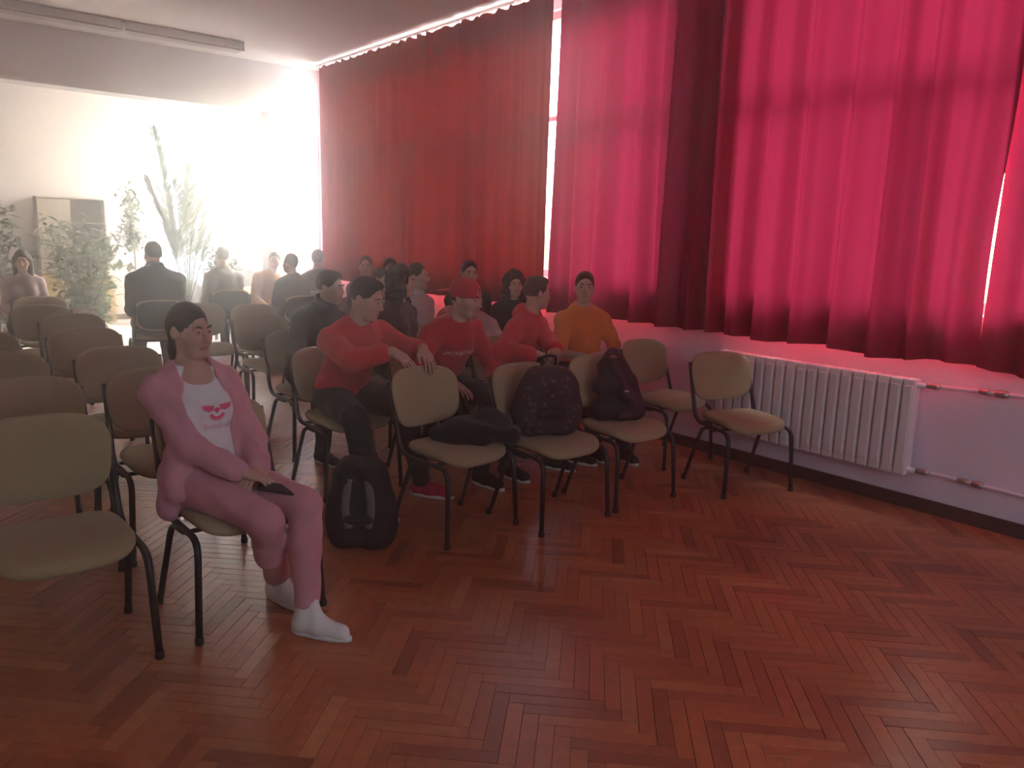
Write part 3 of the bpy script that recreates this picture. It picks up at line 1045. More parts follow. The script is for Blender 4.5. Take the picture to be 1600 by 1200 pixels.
    crown = ell(hd(0, .020, .040), V3(.081, .098, .098) * g, HRm, .02)
    facecut = cut(ell(hd(0, -.122, -.014), V3(.112, .078, .108), HRm, .014))
    H = None
    if hair in ('short', 'fade'):
        facecut = cut(ell(hd(0, -.124, .008), V3(.118, .078, .108), HRm, .016))
        crown = ell(hd(0, .020, .040), V3(.0785, .097, .097) * g, HRm, .02)
        H = [crown] + ([ell(hd(0, -.030, .094), V3(.056, .060, .036), HRm, .03)] if hair == 'fade' else []) + [facecut, cut(ell(hd(0, .03, -.118), V3(.13, .17, .10), HRm, .02)) if face else cut(ell(hd(0, .0, -.165), V3(.13, .17, .10), HRm, .02))]
        sdf_mesh('hair', H, min(hres, .006), hair_m, root, noise=rough_(.0018, 190))
    elif hair == 'pulled':
        H = [crown, ell(hd(0, .085, .02), V3(.045, .04, .05), HRm, .03), cap(hd(0, .10, .02), hd(.0, .105, -.10), .030, .022, .03), cap(hd(0, .105, -.10), hd(-.01, .09, -.19), .022, .012, .02),
             facecut, cut(ell(hd(0, .0, -.14), V3(.12, .085, .11), HRm, .015))]
        sdf_mesh('hair', H, min(hres, .006), hair_m, root, noise=rough_(.0022, 120))
    elif hair in ('long', 'curly'):
        ln = .30 if hair == 'long' else .33
        wd = .030 if hair == 'long' else .048
        H = [ell(hd(0, .022, .040), V3(.088, .104, .104) * g * (1 if hair == 'long' else 1.12), HRm, .03), facecut]
        for s in (-1, 1):
            t0, t1 = hd(s * .070, .012, .02), hd(s * .074, -.0, -.08)
            H += [cap(t0, t1, wd + .008, wd, .03), cap(t1, t1 * .0 + (hc + V3(0, 0, -ln + .03) + lat * s * .10 + fwd * .03 + (hr @ V3(0, .02, 0))), wd, wd * .6, .03)]
        H += [cap(hd(0, .08, .0), hc + V3(0, .10, -ln), .055, .045, .04), cap(hd(.05, .06, -.02), hc + lat * .07 + V3(0, .07, -ln), .045, .03, .03), cap(hd(-.05, .06, -.02), hc - lat * .07 + V3(0, .07, -ln), .045, .03, .03)]
        H += [cut(ell(hd(0, -.115, -.035), V3(.062, .075, .10), HRm, .01))]
        sdf_mesh('hair', H, min(hres, .007), hair_m, root, noise=rough_(.004 if hair == 'long' else .013, 70 if hair == 'long' else 85))
    if cap_:
        c0 = ell(hd(0, .012, .052), V3(.088, .108, .094), HRm, .01)
        Cp = [c0, cut(ell(hd(0, -.03, -.085), V3(.14, .18, .115), HRm, .006)), cut(ell(hd(0, -.108, .062), V3(.034, .05, .026), HRm, .006))]
        cp = sdf_mesh('cap', Cp, .005, 'red_cap', root)
        st = MB().tube([Vector(hd(.087 * math.sin(a), .010 - .106 * math.cos(a), .031)) for a in np.linspace(-.9, .9, 12)], .007, 6).build('strap', 'red_cap', cp, True)
        sdf_mesh('brim', [ell(hd(0, .150, .030), V3(.072, .070, .010), HRm @ rotx(D(-14)), .01)], .005, 'red_cap', cp)
    # trousers
    wr = lambda a, fx, fz: (lambda X, Y, Z: a * (np.sin(X * fx + 3.1 * np.sin(Z * 9) + Y * 7) * np.sin(Z * fz + 2.2 * np.sin(Y * 11) + X * 13) + .6 * np.sin((X + Y) * fx * .6 + Z * fz * .5)))
    cres = max(res * 1.1, .0075)
    tr = [torso[0]] + [ell(hip + u * .06, V3(.150, .118, .09) * f, Rt, .05)]
    for H_, K_, A_ in ((HL, KL, AL), (HR, KR, AR)):
        Ae = K_ + (A_ - K_) * (.95 * leg_len if leg_len < 1 else .97)
        tr += [cap(H_, K_, .088 * f, .062, .05), cap(K_, Ae, .060, .045, .03), ell(K_ + (A_ - K_) * .33 + V3(0, .014, 0), V3(.052, .057, .12), None, .04)]
    sdf_mesh('trousers', tr, cres * (1.0 if res < .0065 else 1.5), legs, root, offset=.013, noise=wr(.0040, 38, 33))
    # top
    hem = [ell(hip + u * .055 + V3(0, .01, 0), V3(.166, .128, .09) * f, Rt, .05)]
    tp = torso[1:] + trap + hem
    if sleeve > 0:
        ue = min(1.0, sleeve * 2)
        for S_, E_, W_ in ((SL, EL, WL), (SR, ER, WR)):
            tp.append(cap(S_, S_ + (E_ - S_) * ue, .050 * b * f, (.050 * (1 - ue) + .044 * ue) * b, .04))
            if sleeve > .5:
                fe = (sleeve - .5) * 2
                tp.append(cap(E_, E_ + (W_ - E_) * fe * .97, .046 * b, .034 * b, .025))
    tp.append(cut(cap(nb - u * .03 + fwd * .012, nb + u * .12 + fwd * .02, .060 if collar != 'wide' else .078, .075 if collar != 'wide' else .12, .012)))
    if collar == 'wide':
        tp.append(cut(ell(nb - u * .045 + fwd * .10, V3(.075, .07, .06), Rtw, .015)))
    top_o = sdf_mesh('top', tp, cres, top, root, offset=coat, noise=wr(.0052, 27, 31))
    if collar in ('crew', 'polo', 'hood', 'high'):
        rr_ = {'crew': .008, 'polo': .011, 'hood': .022, 'high': .016}[collar]
        c0 = nb + u * .024 + fwd * .004
        pts = []
        for a in np.linspace(0, 2 * math.pi, 25)[:-1]:
            pts.append(c0 + lat * math.sin(a) * .068 - fwd * math.cos(a) * .068 + u * (.018 * math.cos(a) - (.012 if collar != 'high' else 0)))
        cc = [cap(pts[i], pts[(i + 1) % 24], rr_, None, .01) for i in range(24)]
        if collar == 'high':
            cc += [cap(pts[i] + u * .03, pts[(i + 1) % 24] + u * .03, rr_, None, .02) for i in range(24)]
        if collar == 'hood':
            cc += [ell(nb - fwd * .085 - u * .02, V3(.10, .05, .075), Rtw, .04)]
        sdf_mesh('collar', cc, max(.006, res * .8), top, root)
    # shoes
    if shoes:
        for A_, d_ in ((AL, fl), (AR, fr)):
            up_ = V3(0, 0, 1); s_ = np.cross(up_, d_)
            base = A_ - V3(0, 0, .085)
            R_ = np.stack([s_, d_, up_], 1)
            sp = [cap(base + up_ * .045 - d_ * .030, base + up_ * .040 + d_ * .06, .040, .042, .03), cap(base + up_ * .040 + d_ * .06, base + up_ * .032 + d_ * .165, .042, .036, .03), cap(base + up_ * .05 - d_ * .02, base + up_ * .095 - d_ * .015, .042, .038, .03),
                  cut(cap(A_ + up_ * .03 - d_ * .01, A_ + up_ * .09, .034, .045, .006))]
            if hightop:
                sp = sp[:2] + [cap(base + up_ * .05 - d_ * .02, base + up_ * .125 - d_ * .012, .043, .042, .03), cap(base + up_ * .07 + d_ * .05, base + up_ * .150 + d_ * .030, .026, .020, .03), cut(cap(A_ + up_ * .045 - d_ * .012, A_ + up_ * .12, .035, .05, .006))]
            fz = base[2]
            so = sdf_mesh('shoe', sp, max(.0065, res), shoe, root, offset=.003, clip=lambda X, Y, Z: (fz + .016) - Z + 0 * X + 0 * Y)
            if res < .0065:
                for q in range(5):
                    c_ = base + d_ * (.048 + .018 * q) + up_ * (.112 - .013 * q)
                    MB().tube([c_ - s_ * .026 - up_ * .008, c_ + up_ * .006, c_ + s_ * .026 - up_ * .008], .0035, 6).build('lace', shoe, so, True)
            sl_ = [ell(base + d_ * .070 + up_ * .010, V3(.047, .150, .05), R_, .01), ell(base - d_ * .020 + up_ * .010, V3(.041, .055, .05), R_, .02)]
            sdf_mesh('sole', sl_, max(.007, res), sole, so, clip=lambda X, Y, Z: np.maximum(fz - Z, Z - (fz + .024)) + 0 * X + 0 * Y)
    info = dict(root=root, hip=hip, u=u, fwd=fwd, lat=lat, nb=nb, hc=hc, hr=hr, SL=SL, SR=SR, EL=EL, ER=ER, WL=WL, WR=WR, top=top_o, torso=torso, trap=trap, b=b, f=f, Rt=Rt, Rtw=Rtw, KL=KL, KR=KR, tp=tp)
    return info
from mathutils.bvhtree import BVHTree
def onto(info, mb2d, origin, ax, ay, name, m, parent, lift=.0025, deep=.30):
    """lays flat outlines (in metres, x to the viewer's right) on the cloth of a top as a thin print"""
    me = info['top'].data
    bvh = BVHTree.FromPolygons([v.co.copy() for v in me.vertices], [p.vertices[:] for p in me.polygons])
    bm = bmesh.new()
    for poly in mb2d:
        bm.faces.new([bm.verts.new((x, y, 0)) for x, y in poly])
    bmesh.ops.triangulate(bm, faces=bm.faces[:])
    for _ in range(3):
        long = [e for e in bm.edges if e.calc_length() > .012]
        if not long: break
        bmesh.ops.subdivide_edges(bm, edges=long, cuts=1)
        bmesh.ops.triangulate(bm, faces=[f for f in bm.faces if len(f.verts) > 3])
    f = Vector(info['fwd'])
    for v in bm.verts:
        p = Vector(origin) + Vector(ax) * v.co.x + Vector(ay) * v.co.y
        hit, nr, _, _ = bvh.ray_cast(p + f * deep, -f)
        v.co = (hit + f * lift) if hit is not None else p
    out = bpy.data.meshes.new(name)
    bm.to_mesh(out); bm.free()
    return link(name, out, m, parent)

def text_polys(s, size, shear=0.0, cx=True):
    cu = bpy.data.curves.new('t', 'FONT')
    cu.body = s; cu.size = size; cu.shear = shear; cu.resolution_u = 2; cu.fill_mode = 'BOTH'
    cu.align_x = 'CENTER' if cx else 'LEFT'
    ob = bpy.data.objects.new('t', cu)
    COL.objects.link(ob)
    me = ob.to_mesh()
    pol = [[(me.vertices[i].co.x, me.vertices[i].co.y) for i in p.vertices] for p in me.polygons]
    ob.to_mesh_clear()
    bpy.data.objects.remove(ob)
    bpy.data.curves.remove(cu)
    return pol

# ---- the woman in pink on the first chair
W = person('woman in a pink cardigan and pink trousers seated on the front chair', (1.05, 3.25, 0), 5, .905, .006, lean=-15, side=-2, twist=6,
           head=(20, 4, 0), female=True, hair='pulled', hair_m='hair_brown', top='white_jersey', sleeve=0, collar='wide', legs='pink_twill', leg_len=.90, shoe='white_rubber', sole='white_rubber', hightop=True,
           lh=V3(.13, -.235, .700), rh=V3(.035, -.265, .715), lhdir=(-.85, -.35, -.25), rhdir=(.85, -.45, -.28), lpalm=(0, .1, -1), rpalm=(-.1, .3, -1), lcurl=.45, rcurl=.5,
           lel=(.6, .5, -.6), rel=(-.75, .45, -.45),
           lknee=(.25, -.42, .565), rknee=(.05, -.44, .545), lfoot=(.20, -.52, 0), rfoot=(.27, -.12, 0), lfy=28, rfy=5, coat=.012)
i_ = W
hp_, u_, fw_, la_ = i_['hip'], i_['u'], i_['fwd'], i_['lat']
card = list(i_['torso'][1:]) + list(i_['trap']) + [ell(hp_ + u_ * .04 + V3(0, .02, 0), V3(.175, .130, .09), i_['Rt'], .05)]
for s_ in (1, -1):
    card += [cap(hp_ + la_ * s_ * .160 + V3(0, .02, .05), hp_ + la_ * s_ * .190 + V3(0, .01, -.115), .038, .026, .04), cap(hp_ + la_ * s_ * .15 + fw_ * .05 + u_ * .12, hp_ + la_ * s_ * .18 + fw_ * .06 + V3(0, 0, -.04), .030, .020, .04)]
card += [cut(ell(hp_ + u_ * .22 + fw_ * .16, V3(.118, .17, .30), i_['Rtw'], .012)), cut(ell(hp_ + u_ * .50 + fw_ * .10, V3(.085, .16, .10), i_['Rtw'], .015)),
         cut(cap(i_['nb'] - u_ * .03, i_['nb'] + u_ * .12, .072, .10, .012)),
         cut(ell(hp_ + V3(.06, -.32, -.02), V3(.20, .26, .17), None, .012))]
for S_, E_, W_ in ((i_['SL'], i_['EL'], i_['WL']), (i_['SR'], i_['ER'], i_['WR'])):
    card += [cap(S_, E_, .042, .037, .04), cap(E_, E_ + (W_ - E_) * .88, .037, .028, .025)]
fold = lambda X, Y, Z: .0050 * (np.sin(X * 60 + 2 * np.sin(Z * 11)) * np.sin(Z * 31 + X * 12 + Y * 9)) + .0028 * np.sin((X + Y * .6) * 85 + Z * 20)
sdf_mesh('cardigan', card, .0065, 'pink_knit', i_['root'], offset=.025, noise=fold)
org = hp_ + u_ * .290 + la_ * .034
def arc(cx, cy, r0, r1, a0, a1, n=10):
    A = [D(a0 + (a1 - a0) * k / n) for k in range(n + 1)]
    return [(cx + r0 * math.cos(a), cy + r0 * math.sin(a)) for a in A] + [(cx + r1 * math.cos(a), cy + r1 * math.sin(a)) for a in A[::-1]]
wing = lambda s: [(s * .010, .024), (s * .039, .028), (s * .067, .030), (s * .065, .017), (s * .053, .006), (s * .034, .000), (s * .017, .004)]
kite = [(-.016, .006), (0, .018), (.016, .006), (0, -.012)]
smile = arc(0, -.002, .036, .022, 200, 340)
rim = [[(x * 1.10, y * 1.16 - .001) for x, y in p] for p in (wing(-1), wing(1), smile)]
onto(W, rim, org, la_, u_, 'print_outline', 'print_pink_pale', W['top'], .0022)
onto(W, [wing(-1), wing(1), kite, smile], org, la_, u_, 'chest_emblem', 'print_pink', W['top'], .0038)
onto(W, text_polys('Bendtuin', .040, .1), org - u_ * .078, la_, u_, 'chest_lettering', 'print_pink_pale', W['top'], .0045)

# ---- second row of the right block
def at_local(root, p):
    """world point to a person's own axes"""
    l, rz, sc = root
    q = V3(*p) - V3(*l)
    return rotz_(-D(rz)) @ q / sc
gl = ((2.30, 4.50, 0), 6, 1.0)
G = person('boy in a plain red sweatshirt leaning on the chair back in front of him', *gl, .007, lean=24, side=-2, twist=4, head=(32, 16, 0), hair='fade', top='red_sweat', sleeve=.88, legs='black_denim', shoe='red_canvas',
           lh=at_local(gl, (2.49, 3.86, .945)), rh=at_local(gl, (2.30, 3.87, .94)), lhdir=(-.15, -.8, -.5), rhdir=(.35, -.8, -.45), lpalm=(0, .5, -1), rpalm=(0, .5, -1), lcurl=.42, rcurl=.42,
           lel=(.8, .2, -.5), rel=(-.8, .25, -.4), lknee=(.16, -.44, .55), rknee=(-.20, -.44, .55), lfoot=(.24, -.52, 0), rfoot=(-.17, -.60, 0), lfy=25, rfy=0, coat=.022)
ml = ((3.00, 4.50, 0), 4, 1.0)
Mb = person('boy in a red hooded sweatshirt and a red cap worn backwards', *ml, .007, lean=27, side=0, twist=4, head=(26, 8, 0), hair='short', cap_=True, collar='hood', top='red_hood', sleeve=.98, legs='black_denim', shoe='black_shoe',
            lh=at_local(ml, (3.16, 4.02, .66)), rh=at_local(ml, (2.80, 4.02, .70)), lhdir=(-.3, -.8, -.4), rhdir=(.35, -.8, -.35), lcurl=.4, rcurl=.35, lel=(.8, .3, -.4), rel=(-.8, .3, -.4),
            lknee=(.15, -.43, .55), rknee=(-.17, -.43, .55), lfoot=(.25, -.50, 0), rfoot=(.0, -.52, 0), coat=.022)
onto(Mb, text_polys('JACK&JONES', .042, .25), Mb['hip'] + Mb['u'] * .335, Mb['lat'], Mb['u'], 'chest_lettering', 'print_white', Mb['top'], .004)
ql = ((3.67, 4.46, 0), 18, .95)
Q = person('boy in a bright red hoodie turned towards his neighbour in orange', *ql, .007, lean=14, side=2, twist=8, head=(62, 2, 0), hair='fade', hair_m='hair_brown', collar='hood', top='red_sweat', sleeve=.97, legs='black_denim', shoe='black_shoe', sole='sole',
           lh=at_local(ql, (3.66, 3.98, .84)), rh=at_local(ql, (3.44, 3.98, .84)), lhdir=(-.8, -.5, -.1), rhdir=(.9, -.4, -.1), lel=(.8, .3, -.4), rel=(-.8, .3, -.4), coat=.022, lfoot=(.1, -.5, 0))
R = person('boy in an orange polo shirt facing the camera beside the wall', (4.37, 4.47, 0), -18, .955, .007, lean=0, head=(-22, 0, 2), hair='fade', collar='polo', top='orange_pique', sleeve=.40, legs='black_denim', shoe='black_shoe', sole='sole',
           lh=V3(.05, -.27, .78), rh=V3(-.05, -.29, .75), lhdir=(-.9, -.3, .0), rhdir=(.9, -.3, .1), lel=(.85, .3, -.4), rel=(-.85, .3, -.4), lfoot=(.10, -.62, 0), rfoot=(-.1, -.5, 0))
# ---- third row and further back
F = person('boy in dark clothes sitting behind the red sweatshirt, half hidden', (2.50, 5.42, 0), 10, .95, .010, lean=14, side=7, head=(30, 6, 0), hair='fade', collar='high', top='charcoal_knit', legs='black_denim', rh=V3(-.14, -.34, .62), lh=V3(.08, -.34, .64), rknee=(-.16, -.44, .55), rfoot=(-.18, -.42, 0))
K = person('woman with long dark curly hair and dark patterned top, arms crossed', (3.22, 5.40, 0), 25, .955, .009, lean=3, head=(22, 2, 0), female=True, hair='curly', top='dark_floral', legs='black_denim', lh=V3(-.02, -.27, .80), rh=V3(.06, -.25, .76), lhdir=(-1, -.1, 0), rhdir=(1, -.1, .1))
Lp = person('person in a pale zipped jacket just behind the curly-haired woman', (3.86, 6.20, 0), 15, .95, .010, lean=6, head=(20, 0, 0), hair='short', collar='high', top='pale_grey', legs='navy_denim', lh=V3(.02, -.3, .80), rh=V3(-.06, -.3, .78))
N = person('dark-haired boy in black with deep-set eyes against the dark red curtain', (4.55, 6.24, 0), -12, .97, .010, lean=-2, head=(-8, 4, 0), hair='fade', top='black_nylon', collar='crew')
O = person('slouching person in a pale top with the head tipped back', (4.10, 5.36, 0), 0, .84, .010, lean=-30, side=6, head=(-20, -24, 14), hair='short', hair_m='hair_brown', top='pale_grey', legs='navy_denim', hip_z=.65, lknee=(.14, -.42, .64), rknee=(-.14, -.42, .64))
P = person('person with bushy dark curls between the two boys in the row ahead', (4.57, 5.60, 0), -14, .90, .010, lean=2, female=True, head=(-10, 6, 0), hair='curly', top='black_nylon')
J = person('person with dark fringe half hidden behind the curly-haired woman', (3.98, 7.10, 0), 10, .87, .012, lean=12, head=(10, 10, 0), hair='short', top='lilac_knit')
H = person('hazy dark-haired person low before the dark red curtain', (4.45, 8.12, 0), 0, .94, .012, lean=2, head=(-30, 0, 0), hair='short', top='grey_melange')
I = person('person with light face and dark hair far behind, before the red curtain', (4.35, 7.42, 0), -10, .945, .012, lean=3, head=(-14, 2, 0), hair='short', top='charcoal_knit')
# ---- people against the light
A = person('broad person in a dark jacket seen from behind, dark against the bright bay', (2.38, 8.80, 0), 172, 1.04, .011, lean=4, head=(10, 8, 0), hair='short', collar='high', top='charcoal_knit', fat=1.08, coat=.028, face=False)
B = person('grey silhouetted person with the back turned, before the bushy plant', (3.52, 10.02, 0), 180, .98, .013, lean=2, head=(0, 0, 0), hair='short', top='grey_melange', face=False)
C = person('person in a peach shirt leaning sideways near the bright pier', (4.02, 10.02, 0), 0, .94, .013, lean=6, side=13, head=(-20, 4, 14), hair='short', top='peach_cotton', face=False)
Dp = person('round-headed person in a dark top seen from behind below the bright pier', (3.97, 8.98, 0), 186, .93, .013, lean=2, head=(10, 0, 0), hair='short', top='charcoal_knit', face=False)
E = person('person in black turned away beside the far edge of the dark red curtain', (4.53, 9.50, 0), 160, .97, .013, lean=0, head=(-40, 0, 0), hair='short', top='black_nylon', face=False)
P1 = person('woman with long brown hair sitting alone at the far left', (1.36, 10.02, 0), -8, .90, .011, lean=2, female=True, head=(-4, 6, 0), hair='long', hair_m='hair_brown', top='lilac_knit', legs='navy_denim')
bpy.context.view_layer.update()
# ---- chairs under the seated people
for inf, txt in [(G, 'chair under the boy in the plain red sweatshirt'), (Mb, 'chair under the boy in the backwards red cap'), (Q, 'chair under the boy in the bright red hoodie'), (R, 'chair under the boy in the orange polo shirt'),
                 (F, 'chair under the half-hidden boy in dark clothes'), (K, 'chair under the curly-haired woman'), (Lp, 'chair under the person in the pale zipped jacket'), (N, 'chair under the boy in black'), (O, 'chair under the slouching person'),
                 (P, 'chair under the person with bushy curls'), (J, 'chair under the person with the dark fringe'), (H, 'chair under the hazy person by the curtain'), (I, 'chair under the light-faced person far behind'), (A, 'chair under the broad person in the jacket'),
                 (B, 'chair under the silhouette before the bushy plant'), (C, 'chair under the person in the peach shirt'), (Dp, 'chair under the round-headed silhouette'), (E, 'chair under the person in black at the curtain edge')]:
    r_ = inf['root']
    a_ = r_.rotation_euler.z
    a_ = a_ * .35 if abs(a_) < 1.6 else a_
    chair(r_.location.x + .055 * math.sin(a_), r_.location.y - .055 * math.cos(a_), math.degrees(a_), txt, GR)
chair(2.72, 6.62, 0, 'empty beige chair in the aisle half of the right block, nearest the pink woman\'s face', GR)
chair(3.02, 7.52, 0, 'empty beige chair right behind the aisle chair of the right block', GR)
chair(2.56, 7.75, 0, 'empty beige chair between the aisle and the broad person in the jacket', GR)
# ------------------------------------------------------------------ radiator, pipes
rad = empty('radiator', (4.915, 2.82, .23))
tag(rad, 'white sectional radiator on the wall below the pink-red curtain', 'radiator')
sec = MB()
sec.box(-.045, .045, -.037, .037, .0, .60, .012)
sec.box(-.052, -.040, -.026, .026, .05, .56, .005)
sm = None
for k in range(18):
    y = -.72 + .08 * (k + .5)
    if sm is None:
        o = sec.build('section', 'radiator', rad, False); sm = o.data
    else:
        o = link('section', sm, None, rad)
    o.location = (0, y, 0)
for z in (.035, .565):
    MB().tube([(0, -.76, z), (0, .74, z)], .018, 10).build('header_pipe', 'radiator', rad, True)
for z in (.04, .50):
    MB().box(.04, .07, -.5, -.46, z, z + .05).box(.04, .07, .46, .50, z, z + .05).build('bracket', 'white_paint', rad)
def pipe(label, pts, joints):
    r = empty('heating_pipe', (0, 0, 0))
    MB().tube(bezier_pts(pts, 5), .0115, 8).build('pipe', 'wall_lilac', r, True)
    for (p, rr, l) in joints:
        MB().tube([(p[0], p[1] - l, p[2]), (p[0], p[1] - l * .4, p[2]), (p[0], p[1] + l * .4, p[2]), (p[0], p[1] + l, p[2])], [rr * .8, rr, rr, rr * .8], 8).build('coupling', 'brass', r, True)
    tag(r, label, 'pipe')
pipe('thin pipe leaving the top of the radiator along the wall', [(4.93, 2.05, .795), (4.96, 1.95, .80), (4.972, 1.4, .815), (4.972, 0, .82), (4.972, -2.4, .82)], [((4.935, 2.02, .797), .020, .035), ((4.968, 1.75, .806), .019, .03), ((4.968, 1.66, .808), .024, .035)])
pipe('thin pipe leaving the bottom of the radiator along the wall', [(4.93, 2.05, .265), (4.96, 1.95, .262), (4.972, 1.5, .255), (4.972, 0, .25), (4.972, -2.4, .25)], [((4.935, 2.02, .265), .020, .035), ((4.968, 1.80, .258), .019, .03), ((4.968, 1.72, .257), .022, .03)])

# ------------------------------------------------------------------ ceiling lamps (off)
M['lamp_body'] = mat('lamp_housing', (.62, .58, .58), .5, .05, 10)
M['lamp_louvre'] = mat('lamp_diffuser_off', (.42, .38, .40), .4, .05, 20)
def lamp(x0, label):
    r = empty('ceiling_lamp', (x0, 9.57, ZC))
    MB().box(0, 1.26, -.10, .10, -.085, 0, .012).build('housing', 'lamp_body', r)
    MB().box(.03, 1.23, -.085, .085, -.105, -.08, .010).build('diffuser', 'lamp_louvre', r)
    for e in (0, 1.23):
        MB().box(e - .004, e + .034, -.098, .098, -.108, -.002, .008).build('end_cap', 'lamp_body', r)
    tag(r, label, 'ceiling lamp', 'fluorescent ceiling lamps in a row')
lamp(2.39, 'unlit fluorescent lamp on the ceiling, the one ending nearest the curtain')
lamp(1.09, 'unlit fluorescent lamp on the ceiling at the top left corner')

# ------------------------------------------------------------------ bags and things on chairs
M['bag_black'] = mat('black_bag_nylon', (.016, .015, .018), .6, .25, 30, .3, 400)
M['bag_grey'] = mat('grey_bag_nylon', (.14, .14, .155), .6, .2, 30, .3, 400)
M['bag_plum'] = mat('dark_plum_bag_nylon', (.040, .016, .026), .55, .25, 25, .3, 400)
def pattern_mat():
    m = mat('patterned_bag_cloth', (.03, .014, .018), .7, .3, 30, .3, 400)
    nt = m.node_tree
    p = [x for x in nt.nodes if x.type == 'BSDF_PRINCIPLED'][0]
    tc = node(nt, 'ShaderNodeTexCoord'); vo = node(nt, 'ShaderNodeTexVoronoi'); vo.inputs['Scale'].default_value = 26
    cr = node(nt, 'ShaderNodeValToRGB')
    e = cr.color_ramp.elements
    e[0].position, e[0].color = .18, (.15, .085, .095, 1)
    e[1].position, e[1].color = .36, (.026, .012, .016, 1)
    nt.links.new(tc.outputs['Object'], vo.inputs['Vector']); nt.links.new(vo.outputs['Distance'], cr.inputs[0]); nt.links.new(cr.outputs[0], p.inputs['Base Color'])
    return m
M['bag_pattern'] = pattern_mat()
wrk = lambda a, f: (lambda X, Y, Z: a * np.sin(X * f + 2 * np.sin(Z * f * .4)) * np.sin(Z * f * .8 + Y * f * .5))
def backpack(label, loc, rz, tilt, w, h, d, m_body, m_pocket, m_panel=None, group=None):
    """stands on its bottom, front towards -Y"""
    r = empty('backpack', loc, D(rz))
    r.rotation_euler = (D(tilt), 0, D(rz))
    B = [cap((-w * .30, 0, d * .48), (w * .30, 0, d * .48), d * .46, None, .05), cap((-w * .30, 0, h * .45), (w * .30, 0, h * .45), d * .44, None, .08), cap((-w * .18, .01, h - d * .42), (w * .18, .01, h - d * .42), d * .36, None, .10),
         cap((-w * .32, 0, d * .48), (-w * .26, 0, h * .7), d * .42, d * .36, .05), cap((w * .32, 0, d * .48), (w * .26, 0, h * .7), d * .42, d * .36, .05)]
    b = sdf_mesh('bag_body', B, .007, m_body, r, offset=.008, noise=wrk(.004, 36))
    PK = [cap((-w * .22, -d * .42, h * .17), (w * .22, -d * .42, h * .17), d * .20, None, .03), cap((-w * .20, -d * .42, h * .40), (w * .20, -d * .42, h * .40), d * .17, None, .05)]
    pk = sdf_mesh('front_pocket', PK, .006, m_pocket, r, offset=.004, noise=wrk(.003, 40))
    MB().tube(bezier_pts([(-w * .24, -d * .60, h * .44), (0, -d * .625, h * .475), (w * .24, -d * .60, h * .44)], 6), .004, 6).build('zip', 'plastic_black', pk, True)
    MB().tube(bezier_pts([(-w * .40, -d * .20, h * .50), (-w * .28, -d * .34, h * .80), (0, -d * .30, h * .93), (w * .28, -d * .34, h * .80), (w * .40, -d * .20, h * .50)], 6), .0045, 6).build('zip', 'plastic_black', b, True)
    MB().tube(bezier_pts([(-.04, d * .22, h - .01), (-.035, d * .22, h + .045), (.035, d * .22, h + .045), (.04, d * .22, h - .01)], 6), .009, 8).build('handle', 'bag_black', r, True)
    for s in (-1, 1):
        MB().tube(bezier_pts([(s * w * .16, d * .40, h * .92), (s * w * .22, d * .72, h * .62), (s * w * .28, d * .62, h * .25), (s * w * .34, d * .36, h * .08)], 7), .022, 8, ry=.3).build('shoulder_strap', m_pocket, r, True)
        sp = sdf_mesh('side_pocket', [cap((s * w * .44, 0, h * .12), (s * w * .42, 0, h * .30), d * .24, d * .22, .02)], .008, m_pocket, r, offset=.004)
    if m_panel:
        for s in (-1, 1):
            MB().tube(bezier_pts([(s * w * .20, -d * .52, h * .30), (s * w * .26, -d * .52, h * .55), (s * w * .18, -d * .36, h * .82)], 6), .022, 8, ry=.45).build('trim_panel', m_panel, r, True)
    tag(r, label, 'backpack', group)
    return r
backpack('black and grey school backpack standing on the floor in the aisle', (1.90, 3.50, 0), -38, 6, .25, .49, .20, 'bag_black', 'bag_black', 'bag_grey')
backpack('dark backpack with a faint pattern leaning on the front-row chair', (3.03, 3.37, .476), -24, 8, .34, .41, .19, 'bag_pattern', 'bag_pattern')
# plain dark bag with a long strap over the chair back
sb = empty('shoulder_bag', (3.66, 3.40, .476), D(-18))
sdf_mesh('bag_body', [cap((-.11, 0, .07), (.11, 0, .07), .062, None, .04), cap((-.10, .02, .22), (.08, .02, .22), .055, None, .06), cap((-.07, .05, .33), (.02, .05, .34), .045, None, .06), cap((.13, -.02, .06), (.06, .04, .30), .05, .04, .05)], .007, 'bag_black', sb, offset=.01, noise=wrk(.005, 30))
sdf_mesh('front_flap', [cap((-.01, -.055, .04), (.13, -.055, .05), .03, None, .03), cap((.02, -.04, .18), (.12, -.05, .10), .03, None, .04), cap((-.04, .01, .36), (.10, -.04, .12), .034, .03, .05)], .007, 'bag_plum', sb, offset=.008, noise=wrk(.004, 34))
MB().tube(bezier_pts([(-.10, .02, .10), (-.09, .06, .30), (-.02, .085, .425), (.06, .07, .38), (.15, .03, .15), (.17, .0, .05)], 7), .020, 8, ry=.3).build('strap', 'bag_plum', sb, True)
MB().box(.0, .03, -.095, -.088, .195, .205).build('bag_tag', 'pale_grey', sb)
tag(sb, 'plain dark bag with a strap looped over the front-row chair back', 'bag')
jk = empty('jacket', (2.50, 3.42, .476), D(-8))
sdf_mesh('jacket_body', [cap((-.02, .04, .055), (.20, -.02, .050), .052, .050, .05), cap((-.06, .10, .06), (.18, .10, .09), .05, .06, .05), cap((.16, .06, .12), (.24, .02, .10), .045, .04, .05), cap((-.12, .12, .04), (.10, -.06, .04), .04, .035, .05)], .007, 'black_nylon', jk, offset=.008, noise=wrk(.008, 34))
sdf_mesh('sleeve', [cap((.10, -.05, .07), (.22, -.12, .045), .036, .034, .03), cap((.22, -.12, .045), (.30, -.02, .05), .034, .03, .03)], .007, 'black_nylon', jk, offset=.006, noise=wrk(.005, 40))
tag(jk, 'crumpled black jacket lying on the front-row chair seat', 'jacket')
